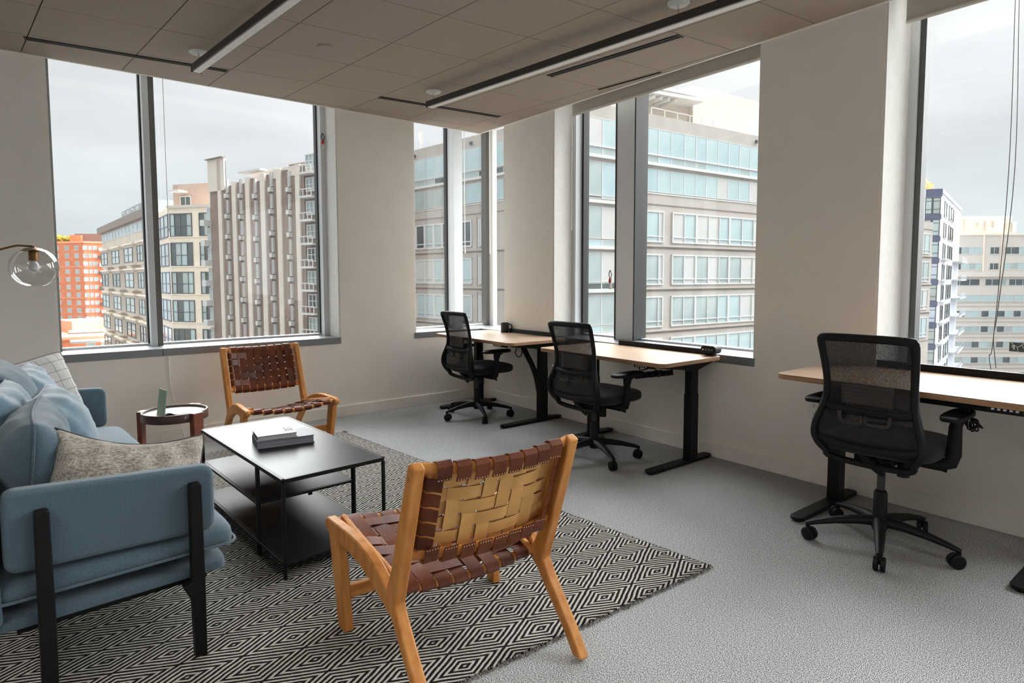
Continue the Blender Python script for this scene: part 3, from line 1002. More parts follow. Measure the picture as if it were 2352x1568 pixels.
tag(lc, 'honey wood lounge chair of woven brown straps seen from behind at the rug edge', 'lounge chair', 'woven strap lounge chairs')
l2 = copy_tree(lc)
l2.location = (-2.467, -0.692, 0.0105); l2.rotation_euler = (0, 0, R(-177.7))
tag(l2, 'honey wood lounge chair of woven brown straps facing us under the wide window', 'lounge chair', 'woven strap lounge chairs')

# ================================================================== COFFEE TABLE AND BOOKS
ct = thing('coffee_table', (-2.912, -2.30, 0.0105), R(3.9), 'low black metal coffee table with three shelf levels on the patterned rug', 'coffee table')
LX, LY, TH = 0.247, 0.598, 0.4455
fb = 0.014
def bar(name, x0, x1, y0, y1, z0, z1, p=ct, m_='blackmetal', bv=0.0015):
    return G().bb(x0, x1, y0, y1, z0, z1).build(name, M[m_], p, bevel=bv)
for sx in (-1, 1):
    for sy in (-1, 1):
        bar('leg', sx * LX - fb / 2, sx * LX + fb / 2, sy * LY - fb / 2, sy * LY + fb / 2, 0, TH - 0.016)
    for dy in (-0.010, 0.010):
        yy = -0.285 + dy
        bar('inner_leg', sx * LX - 0.006, sx * LX + 0.006, yy - 0.006, yy + 0.006, 0, TH - 0.016)
    bar('top_rail', sx * LX - fb / 2, sx * LX + fb / 2, -LY, LY, TH - 0.018, TH - 0.002)
    bar('bottom_rail', sx * LX - fb / 2, sx * LX + fb / 2, -LY, LY, 0.058, 0.072)
    bar('middle_rail', sx * LX - fb / 2, sx * LX + fb / 2, -0.285, LY, 0.245, 0.257)
for sy in (-1, 1):
    bar('top_rail', -LX, LX, sy * LY - fb / 2, sy * LY + fb / 2, TH - 0.018, TH - 0.002)
    bar('bottom_rail', -LX, LX, sy * LY - fb / 2, sy * LY + fb / 2, 0.058, 0.072)
for yy in (-0.285, LY):
    bar('middle_rail', -LX, LX, yy - 0.006, yy + 0.006, 0.245, 0.257)
bar('table_top', -LX + 0.004, LX - 0.004, -LY + 0.004, LY - 0.004, TH - 0.006, TH, m_='blacktop', bv=0.002)
bar('bottom_shelf', -LX + 0.006, LX - 0.006, -LY + 0.006, LY - 0.006, 0.068, 0.073, m_='blacktop')
bar('middle_shelf', -LX + 0.006, LX - 0.006, -0.281, LY - 0.006, 0.253, 0.258, m_='blacktop')
bar('shelf_clip', 0.0, 0.02, -0.290, -0.280, 0.232, 0.246)
# thin bright metal lip round the top
for sx in (-1, 1):
    bar('edge_lip', sx * LX - 0.0085, sx * LX + 0.0085, -LY - 0.008, LY + 0.008, TH - 0.003, TH + 0.001)
for sy in (-1, 1):
    bar('edge_lip', -LX - 0.008, LX + 0.008, sy * LY - 0.0085, sy * LY + 0.0085, TH - 0.003, TH + 0.001)
ZT = 0.4570
def book(name, label, corner, ang, w, d, h, z, cover, spine, pages, group='books on the coffee table'):
    """origin at the near spine corner; w along x (spine at x=0), d along y"""
    t = thing(name, (corner[0], corner[1], z), ang, label, 'book', group)
    c = 0.0028
    prof = [(0, 0), (w, 0), (w, c), (c, c), (c, h - c), (w, h - c), (w, h), (0, h)]
    G().prism(prof, 0, d, lambda a, b, hh: (a, hh, b)).build('cover', [cover], t, bevel=0.0008)
    G().bb(c, w - 0.005, 0.004, d - 0.004, c, h - c).build('page_block', pages, t)
    G().bb(-0.0006, 0.0, 0.001, d - 0.001, 0.001, h - 0.001).build('spine', spine, t)
    return t
book('large_book', 'thick grey hardcover book lying at the bottom of the pair', (-3.07, -2.36), R(-7.7), 0.287, 0.190, 0.040, ZT, M['bookcover'], M['bookspine'], M['greypaper'])
bk = book('small_book', 'thinner white book with bold title lying on the thick grey one', (-3.065, -2.352), R(-6.5), 0.198, 0.148, 0.0225, ZT + 0.0405, M['whitecover'], M['bookspine'], M['paper'])
def text(body, size, parent, mw, mt, name='title_lettering', ext=0.0004, font_scale=(1, 1)):
    cu = bpy.data.curves.new(name, 'FONT')
    cu.body = body
    cu.size = size
    cu.extrude = ext
    cu.offset = 0.0012
    cu.align_x = 'CENTER'
    cu.align_y = 'CENTER'
    o = bpy.data.objects.new(name, cu)
    COL.objects.link(o)
    cu.materials.append(mt)
    me_ = bpy.data.meshes.new_from_object(o)
    bpy.data.objects.remove(o)
    o = bpy.data.objects.new(name, me_)
    COL.objects.link(o)
    o.parent = parent
    o.matrix_local = mw @ Matrix.Diagonal((font_scale[0], font_scale[1], 1, 1))
    return o
mw = Matrix.Translation((0.165, 0.090, 0.0228)) @ Matrix.Rotation(R(-90), 4, 'Z')
text('LESS', 0.056, bk, mw, M['black'], font_scale=(0.85, 1.0))

# ================================================================== SIDE TABLE AND NOTEBOOK
st_ = thing('side_table', (-3.235, -1.075, 0.0105), 0, 'round walnut side table with pale tray top and plank legs beside the sofa', 'side table')
SH = 0.452
RR = 0.197
G().lathe([(RR - 0.014, SH - 0.012), (RR - 0.014, SH), (RR - 0.011, SH + 0.003), (RR - 0.002, SH + 0.003), (RR, SH), (RR, SH - 0.052), (RR - 0.014, SH - 0.052)], n=56, closed=True).build('rim', M['darkwood'], st_, smooth=35)
G().lathe([(0, SH - 0.026), (RR - 0.013, SH - 0.026), (RR - 0.013, SH - 0.012), (0, SH - 0.012)], n=48).build('tray', M['traytop'], st_, smooth=35)
for a_ in (152, -62, 45):
    rot = Matrix.Rotation(R(a_), 4, 'Z')
    lp_ = [(-0.030, 0), (0.030, 0), (0.038, SH + 0.004), (-0.038, SH + 0.004)]
    G().prism(lp_, RR - 0.004, RR + 0.024, lambda a, b, h: (h, a, b)).build('leg', M['redwood'], st_, bevel=0.004, mw=rot)
nb = thing('notebook', (-3.318, -1.225, 0.0105 + SH - 0.0118), R(10), 'open notebook with sage green cover standing up on the side table', 'notebook')
G().bb(0.0, 0.165, 0.0, 0.135, 0.0, 0.0022).build('back_cover', M['green'], nb)
g = G()
def pgf(u, v):
    return (0.001 + 0.162 * u, 0.002 + 0.131 * v, 0.004 + 0.020 * math.exp(-((u - 0.16) / 0.20) ** 2) * (1 - 0.3 * v) + 0.004 * (1 - u))
g.grid(pgf, 16, 8)
po = g.build('pages', M['paper'], nb, smooth=60)
s_ = po.modifiers.new('solid', 'SOLIDIFY'); s_.thickness = 0.003; s_.offset = -1
G().bb(-0.0014, 0.0014, 0.0, 0.135, 0.0, 0.172).build('front_cover', M['green'], nb, mw=Matrix.Rotation(R(7), 4, 'Y'))
G().bb(0.0018, 0.0026, 0.004, 0.131, 0.003, 0.166).build('first_page', M['paper'], nb, mw=Matrix.Rotation(R(7), 4, 'Y'))

# ================================================================== SOFA AND CUSHIONS
sofa = thing('sofa', (-3.46, -3.25, 0.0105), R(4.36), 'blue upholstered sofa with slim arm panels on black wooden legs', 'sofa')
SLEN = 2.125
def arm_poly():
    P = [(0.0, 0.425), (0.0, 0.660), (-0.585, 0.697), (-0.585, 0.445)]
    return P
def round_poly(P, r, n=5):
    out = []
    k = len(P)
    for i in range(k):
        a, b, c = Vector(P[i - 1]), Vector(P[i]), Vector(P[(i + 1) % k])
        u, w = (a - b).normalized(), (c - b).normalized()
        p0, p1 = b + u * r, b + w * r
        for j in range(n + 1):
            t = j / n
            out.append(tuple((p0 * (1 - t) ** 2 + b * 2 * t * (1 - t) + p1 * t * t)))
    return out
ap = round_poly(arm_poly(), 0.04)
for y0 in (0.0, SLEN - 0.062):
    G().prism(ap, y0, y0 + 0.062, lambda a, b, h: (a, h, b)).build('arm_panel', M['blue'], sofa, smooth=35, bevel=0.016, seg=4)
for y0, y1 in ((-0.034, 0.0), (SLEN, SLEN + 0.034)):
    for (xa, ztop) in ((-0.07, 0.615), (-0.492, 0.63)):
        poly = [(xa - 0.019, 0), (xa + 0.019, 0), (xa + 0.021, 0.25), (xa + 0.019, ztop - 0.006), (xa + 0.013, ztop), (xa - 0.013, ztop), (xa - 0.019, ztop - 0.006), (xa - 0.022, 0.27), (xa - 0.050, 0.262), (xa - 0.022, 0.20)]
        if xa < -0.3:
            poly = [(xa - 0.022, 0), (xa + 0.020, 0), (xa + 0.022, 0.25), (xa + 0.019, ztop - 0.006), (xa + 0.013, ztop), (xa - 0.013, ztop), (xa - 0.019, ztop - 0.006)]
        G().prism(poly, y0, y1, lambda a, b, h: (a, h, b)).build('leg', mat('black_stained_wood', (15, 15, 16), 0.5, rgb2=(20, 19, 19), scale=12, stretch=(8, 8, 1), spec=0.2), sofa, bevel=0.004)
def puff(c, s, px=0.18, pz=0.5, n=20, e=4.0, bul=0.0):
    """rounded cushion block: superellipsoid with exponent e"""
    g = G()
    def sgn_pow(v, p):
        return math.copysign(abs(v) ** p, v)
    NU_, NV_ = 48, 24
    vs, fs = [], []
    for j in range(NV_ + 1):
        ph = -math.pi / 2 + math.pi * j / NV_
        for i in range(NU_):
            th = 2 * math.pi * i / NU_
            x = sgn_pow(math.cos(ph), pz) * sgn_pow(math.cos(th), px)
            y = sgn_pow(math.cos(ph), pz) * sgn_pow(math.sin(th), px)
            z = sgn_pow(math.sin(ph), pz)
            vs.append((c[0] + x * s[0] / 2, c[1] + y * s[1] / 2, c[2] + z * s[2] / 2 + (bul * (1 - x * x) * (1 - y ** 6) if z > 0 else 0)))
    for j in range(NV_):
        for i in range(NU_):
            fs.append((j * NU_ + i, j * NU_ + (i + 1) % NU_, (j + 1) * NU_ + (i + 1) % NU_, (j + 1) * NU_ + i))
    g.add(vs, fs)
    return g
puff((-0.275, SLEN / 2, 0.378), (0.70, SLEN - 0.006, 0.128), px=0.09, pz=0.55, bul=0.05).build('seat_cushion', M['blue'], sofa, smooth=60)
def pipe_loop(x0, x1, y0, y1, z, r=0.02, rad=0.0045):
    return [(a, b, z) for a, b in rrect(x0, x1, y0, y1, r, 4)]
G().tube(pipe_loop(-0.626, 0.076, -0.001, SLEN + 0.001, 0.362, 0.05), 0.0048, 6, closed=True).build('piping', M['blue'], sofa, smooth=60)
puff((-0.29, SLEN / 2, 0.288), (0.66, SLEN - 0.01, 0.060), px=0.06, pz=0.35).build('base', M['blue'], sofa, smooth=50)
bpoly = round_poly([(-0.592, 0.30), (-0.602, 0.73), (-0.662, 0.735), (-0.652, 0.30)], 0.02)
G().prism(bpoly, 0.0, SLEN, lambda a, b, h: (a, h, b)).build('back_panel', M['blue'], sofa, smooth=35)
G().bb(-0.56, -0.02, 0.06, 0.10, 0.235, 0.262).build('under_rail', M['blackmetal'], sofa)
G().bb(-0.56, -0.02, SLEN - 0.10, SLEN - 0.06, 0.235, 0.262).build('under_rail', M['blackmetal'], sofa)
smw = Matrix.Translation(sofa.location) @ Matrix.Rotation(R(4.36), 4, 'Z')
def cushion(name, label, c, nrm, upv, w, h, t, m_, pipem=None, group='loose cushions on the sofa', seed=0, wr=0.006, sagt=0.0, fold=0.0):
    """c, nrm, upv in sofa coordinates (x front, y along, z up)"""
    nrm = Vector(nrm).normalized(); upv = Vector(upv)
    upv = (upv - nrm * upv.dot(nrm)).normalized()
    rgt = upv.cross(nrm)
    mx = Matrix((rgt, upv, nrm)).transposed().to_4x4()
    mx.translation = Vector(c)
    o = thing(name, (0, 0, 0), 0, label, 'cushion', group)
    o.matrix_world = smw @ mx
    rg = random.Random(seed)
    ph = [rg.uniform(0, 6.28) for _ in range(8)]
    N_ = 28
    def rim(u, v):
        x = u * w / 2 * (1 - 0.065 * (1 - v * v) * abs(u) ** 2 - 0.05 * (abs(u) * abs(v)) ** 6)
        y = v * h / 2 * (1 - 0.065 * (1 - u * u) * abs(v) ** 2 - 0.05 * (abs(u) * abs(v)) ** 6)
        y += sagt * (1 - u * u) * max(0, v) ** 2
        return x, y
    def surf(u, v, s):
        x, y = rim(u, v)
        e = max(0.0, (1 - abs(u) ** 2.2) * (1 - abs(v) ** 2.2))
        z = s * t / 2 * e ** 0.5
        edge = (1 - e) * (e > 0.0001)
        z += s * wr * edge * e ** 0.35 * (math.sin(11 * u + 4 * v + ph[0]) + 0.7 * math.sin(17 * v - 5 * u + ph[1]) + 0.5 * math.sin(25 * (u + v) + ph[2]))
        z += s * fold * e * (math.sin(13 * u + 3 * v) + 0.6 * math.sin(21 * u - 5 * v + 1)) * (0.6 + 0.4 * v)
        z += 0.010 * math.sin(2.2 * u + ph[3]) * math.sin(1.9 * v + ph[4])
        return (x, y, z)
    g = G()
    g.grid(lambda a, b: surf(2 * a - 1, 2 * b - 1, 1), N_, N_)
    g.grid(lambda a, b: surf(2 * a - 1, 2 * b - 1, -1), N_, N_)
    me = g.mesh('cover', m_, smooth=75)
    uvl = me.uv_layers.new(name='UVMap')
    for lp in me.loops:
        co = me.vertices[lp.vertex_index].co
        uvl.data[lp.index].uv = (co.x / w + 0.5, co.y / h + 0.5)
    inst(me, 'cover', o, Matrix.Identity(4))
    pts = []
    for k in range(4 * N_):
        q = k // N_
        f_ = (k % N_) / N_ * 2 - 1
        u, v = ((f_, -1), (1, f_), (-f_, 1), (-1, -f_))[q]
        x, y, z = surf(u, v, 0)
        pts.append((x, y, z))
    G().tube(pts, 0.0042, 6, closed=True).build('piping', pipem or m_, o, smooth=60)
    return o
cushion('back_cushion', 'plump blue linen cushion pressed against the near arm of the sofa', (-0.470, 0.44, 0.640), (1, -0.12, -0.06), (0.06, -0.05, 1), 0.52, 0.46, 0.25, M['blue'], seed=1, wr=0.009)
cushion('back_cushion', 'wrinkled blue cushion second from the near end of the sofa, behind the plump one', (-0.525, 0.735, 0.685), (1, -0.15, 0.10), (-0.06, 0, 1), 0.48, 0.48, 0.20, M['velvet'], seed=2, wr=0.013)
cushion('back_cushion', 'pale blue back cushion in the middle of the sofa, behind the scatter cushions', (-0.50, 1.12, 0.72), (1, -0.05, 0.2), (-0.15, 0, 1), 0.56, 0.50, 0.24, M['blue'], seed=3)
cushion('throw_pillow', 'creased blue scatter cushion in front of the middle back cushion', (-0.325, 1.02, 0.625), (1, -0.25, 0.42), (-0.40, 0.05, 1), 0.46, 0.45, 0.23, M['velvet'], seed=4, wr=0.012)
cushion('throw_pillow', 'blue scatter cushion with dark shaded ear leaning before the checked one', (-0.36, 1.58, 0.66), (1, -0.3, 0.40), (-0.38, 0.05, 1), 0.46, 0.46, 0.22, M['velvet'], seed=5, wr=0.012)
cushion('checked_pillow', 'grey cushion with thin check lines at the far arm of the sofa', (-0.375, 1.885, 0.655), (0.50, -1, 0.30), (-0.26, 0.15, 1), 0.52, 0.46, 0.22, M['plaid'], seed=6)
cushion('lumbar_pillow', 'heather grey linen pillow lying on the seat inside the near arm', (-0.225, 0.215, 0.600), (0.05, -1, 0.36), (0.22, 0.34, 1), 0.50, 0.37, 0.19, M['heather'], pipem=mat('charcoal_piping', (70, 68, 66), 0.9), seed=7, wr=0.014, sagt=-0.045, fold=0.010)

# ================================================================== FLOOR LAMP
fl = thing('floor_lamp', (-4.52, -0.66, 0.0), 0, 'brass arc floor lamp with clear glass globe shade by the sofa', 'floor lamp')
gx, gz = 0.592, 1.402   # globe centre
GR = 0.130
prof = []
for i in range(25):
    a = R(-66 + (62 + 66) * i / 24)
    prof.append((GR * math.cos(a), gz + GR * math.sin(a) * 0.985))
g = G().lathe([(0.147, 0), (0.147, 0.012), (0.03, 0.022), (0, 0.022)], n=36); g.build('base', M['brass'], fl, smooth=35)
path = spline([(0, 0, 0.02), (0, 0, 0.8), (0.01, 0, 1.25), (0.10, 0, 1.40), (0.30, 0, 1.468), (0.42, 0, 1.508), (0.505, 0, 1.5365), (0.552, 0, 1.5375), (0.592, 0, 1.5355)], 6)
G().tube(path, 0.0062, 10).build('arm', M['brass'], fl, smooth=50)
G().lathe([(0, gz + 0.134), (0.012, gz + 0.134), (0.014, gz + 0.128), (0.045, gz + 0.120), (0.066, gz + 0.109), (0.068, gz + 0.104), (0.06, gz + 0.104), (0.02, gz + 0.11), (0.0, gz + 0.11)], (gx, 0, 0), 32).build('shade_cap', M['brass'], fl, smooth=40)
G().lathe([(0, gz + 0.108), (0.024, gz + 0.108), (0.026, gz + 0.100), (0.026, gz + 0.045), (0.020, gz + 0.042), (0, gz + 0.042)], (gx, 0, 0), 24).build('lamp_socket', M['brass'], fl, smooth=40)
G().lathe([(0, gz - 0.026), (0.010, gz - 0.0245), (0.021, gz - 0.018), (0.028, gz - 0.006), (0.029, gz + 0.006), (0.025, gz + 0.020), (0.016, gz + 0.034), (0.014, gz + 0.046), (0, gz + 0.046)], (gx, 0, 0), 24).build('light_bulb', M['bulb'], fl, smooth=50)
outer = prof
inner = [(max(0.001, r_ - 0.0022), z_) for r_, z_ in prof][::-1]
G().lathe(outer + inner, (gx, 0, 0), 48, closed=True).build('glass_globe', M['clear'], fl, smooth=60)

# ================================================================== DESKS
def desk(name, label, y0, y1, z, rail=None, kp=None, x0=-0.70, x1=-0.014, feet=(0.13, 0.10)):
    t = thing(name, (0, (y0 + y1) / 2, 0), 0, label, 'desk', 'sit-stand desks along the window wall')
    ym = (y0 + y1) / 2
    h = abs(y1 - y0) / 2
    tt = 0.029
    poly = rrect(x0, x1, -h, h, 0.055, 7)
    top = G().prism(poly, z - 0.004, z).build('tabletop', M['laminate'], t, bevel=0.001)
    poly2 = rrect(x0 + 0.0004, x1 - 0.0004, -h + 0.0004, h - 0.0004, 0.055, 7)
    G().prism(poly2, z - tt, z - 0.004).build('tabletop_edge', M['laminate_edge'], top, bevel=0.004)
    zu = z - tt
    for s, inset in ((1, feet[0]), (-1, feet[1])):
        yc = s * (h - inset)
        xc = -0.245
        G().prism(rrect(-0.725, -0.02, yc - 0.038, yc + 0.038, 0.034, 5), 0.010, 0.028).build('foot', M['blackmetal'], t, bevel=0.004)
        for xg in (-0.69, -0.06):
            G().lathe([(0, 0), (0.022, 0), (0.022, 0.011), (0, 0.011)], (xg, yc, 0), 14).build('glide', M['black'], t)
        G().bb(xc - 0.044, xc + 0.044, yc - 0.032, yc + 0.032, 0.028, 0.50).build('column', M['blackmetal'], t, bevel=0.004)
        G().bb(xc - 0.040, xc + 0.040, yc - 0.029, yc + 0.029, 0.48, zu - 0.03).build('inner_column', M['blackmetal'], t, bevel=0.003)
        poly = [(-0.60, zu), (-0.04, zu), (-0.04, zu - 0.022), (-0.16, zu - 0.05), (-0.20, zu - 0.062), (-0.30, zu - 0.062), (-0.36, zu - 0.048), (-0.60, zu - 0.02)]
        G().prism(poly, yc - 0.03, yc + 0.03, lambda a, b, hh: (a, hh, b)).build('side_bracket', M['blackmetal'], t, bevel=0.002)
    ya, yb = -(h - feet[1]), h - feet[0]
    G().bb(-0.29, -0.20, ya, yb, zu - 0.045, zu).build('crossbeam', M['blackmetal'], t, bevel=0.002)
    G().bb(-0.54, -0.50, ya, yb, zu - 0.02, zu).build('crossbeam', M['blackmetal'], t, bevel=0.002)
    if rail:
        ra, rb, rx = rail
        G().bb(rx, rx + 0.022, ra - ym, rb - ym, z - 0.02, z + 0.040).build('rear_rail', M['blackmetal'], t, bevel=0.002)
    if kp is not None:
        k = kp - ym
        kpd = G().box((x0 + 0.055, k, zu - 0.012), (0.075, 0.13, 0.02), mx=Matrix.Rotation(R(8), 3, 'Y')).build('control_keypad', M['blackmetal'], t, bevel=0.004)
        for q in range(5):
            G().box((x0 + 0.017, k - 0.045 + q * 0.021, zu - 0.008), (0.003, 0.011, 0.008)).build('key', M['alu'], kpd)
    return t
d1 = desk('standing_desk', 'oak topped standing desk in the corner with a mug on it', -0.17, -1.43, 0.763, (-0.56, -1.20, -0.034), -1.22)
d2 = desk('standing_desk', 'oak topped standing desk with power unit under the double window', -1.80, -3.06, 0.760, (-2.07, -3.0, -0.030), -2.86, feet=(0.19, 0.10))
d3 = desk('standing_desk', 'oak topped standing desk nearest the camera, beside the white wall outlet', -3.835, -5.095, 0.800, (-4.08, -5.08, -0.010), -4.85, x0=-0.72, feet=(0.14, 0.16))
def cable(name, pts, r_, label, parent=None, n=6):
    if parent is not None:
        return G().tube(spline(pts, n), r_, 7).build(name, M['black'], parent, smooth=60)
# cables and power strip below the desks (fixed to them)
def rel(t, pts):
    return [(a, b - t.location.y, c) for a, b, c in pts]
cable('cable', rel(d2, [(-0.62, -2.80, 0.72), (-0.55, -2.74, 0.675), (-0.45, -2.70, 0.66), (-0.36, -2.75, 0.69), (-0.30, -2.9, 0.72)]), 0.005, None, d2)
cable('cable', rel(d2, [(-0.58, -2.86, 0.72), (-0.5, -2.88, 0.66), (-0.42, -2.80, 0.62), (-0.33, -2.74, 0.60)]), 0.005, None, d2)
cable('cable', rel(d2, [(-0.33, -2.78, 0.61), (-0.28, -2.82, 0.66), (-0.26, -2.92, 0.70)]), 0.005, None, d2)
ps = G().box((-0.20, -2.58 - d2.location.y, 0.585), (0.055, 0.34, 0.04), mx=Matrix.Rotation(R(-12), 3, 'X')).build('power_strip', M['black'], d2, bevel=0.004)
for q in range(4):
    G().box((-0.222, -2.66 - d2.location.y + q * 0.055, 0.612 - q * 0.0115), (0.03, 0.032, 0.035), mx=Matrix.Rotation(R(-12), 3, 'X')).build('plug', M['black'], ps, bevel=0.004)
cable('cable', rel(d1, [(-0.42, -1.18, 0.70), (-0.46, -1.2, 0.64), (-0.43, -1.22, 0.60), (-0.38, -1.2, 0.64), (-0.36, -1.16, 0.70)]), 0.0045, None, d1)
G().tube([(a, b - d1.location.y, c) for a, b, c in spline([(-0.30, -1.10, 0.71), (-0.29, -1.14, 0.63), (-0.27, -1.22, 0.50), (-0.26, -1.27, 0.38), (-0.26, -1.30, 0.28), (-0.255, -1.335, 0.24)], 6)], 0.018, 10, ry=0.026).build('cable_sleeve', M['black'], d1, smooth=60)
cable('cable', rel(d3, [(-0.30, -4.12, 0.75), (-0.25, -4.16, 0.66), (-0.18, -4.22, 0.60), (-0.1, -4.3, 0.57)]), 0.005, None, d3)
G().box((-0.60, -4.72 - d3.location.y, 0.742), (0.05, 0.42, 0.022)).build('power_strip', M['black'], d3, bevel=0.004)
rngc = random.Random(11)
cp = [(-0.60, -4.70, 0.735), (-0.60, -4.70, 0.70)]
for q in range(16):
    a = q * 1.9
    cp.append((-0.60 + 0.018 * math.cos(a * 1.3), -4.70 - 0.002 * q + 0.020 * math.cos(a), 0.672 - 0.0012 * q + 0.030 * math.sin(a)))
cp += [(-0.60, -4.69, 0.70), (-0.60, -4.69, 0.735)]
cable('coiled_cable', rel(d3, cp), 0.0036, None, d3)
# power unit clamped to the edge of the middle desk
pu = thing('desk_power_unit', (-0.045, -2.985, 0.760), R(0), 'small black clamp-on power unit at the corner of the middle desk', 'power unit')
pp = rrect(-0.062, 0.062, -0.029, 0.029, 0.026, 7)
G().prism(pp, -0.045, 0.035, lambda a, b, h: (h, a, b + 0.045)).build('housing', M['black'], pu, smooth=35, bevel=0.004)
G().prism(rrect(-0.056, 0.056, -0.023, 0.023, 0.021, 7), -0.0475, -0.043, lambda a, b, h: (h, a, b + 0.045)).build('face_plate', M['blackmetal'], pu, smooth=35)
for q, yy in enumerate((-0.034, -0.010, 0.014)):
    fc = G().lathe([(0, 0), (0.009, 0), (0.009, 0.0012), (0, 0.0012)], (-0.0484, yy, 0.045), 14, axis=Matrix.Rotation(R(90), 3, 'Y')).build('socket', M['gasket'], pu)
    for dy in (-0.003, 0.003):
        G().bb(-0.0488, -0.0482, yy + dy - 0.0009, yy + dy + 0.0009, 0.043, 0.049).build('slot', M['alu'], fc)
G().lathe([(0, 0), (0.0055, 0), (0.0055, 0.0012), (0, 0.0012)], (-0.0484, 0.040, 0.045), 14, axis=Matrix.Rotation(R(90), 3, 'Y')).build('power_button', M['alu'], pu)
G().bb(-0.02, 0.02, -0.03, 0.03, 0.0, 0.018).build('clamp_foot', M['blackmetal'], pu, bevel=0.003)
# mug
mg = thing('mug', (-0.060, -0.520, 0.763), 0, 'dark matte coffee mug with handle on the corner desk', 'mug')
G().lathe([(0, 0.0), (0.040, 0.0), (0.043, 0.004), (0.043, 0.100), (0.041, 0.1015), (0.0385, 0.100), (0.0385, 0.008), (0, 0.008)], n=36).build('cup', M['mug'], mg, smooth=40)
hp = [(0.040, 0.080), (0.058, 0.084), (0.071, 0.070), (0.073, 0.050), (0.064, 0.030), (0.041, 0.022)]
ca = R(-42)
G().tube([(r_ * math.cos(ca), r_ * math.sin(ca), z_) for r_, z_ in spline(hp, 4)], 0.0048, 8, ry=0.007).build('handle', M['mug'], mg, smooth=60)

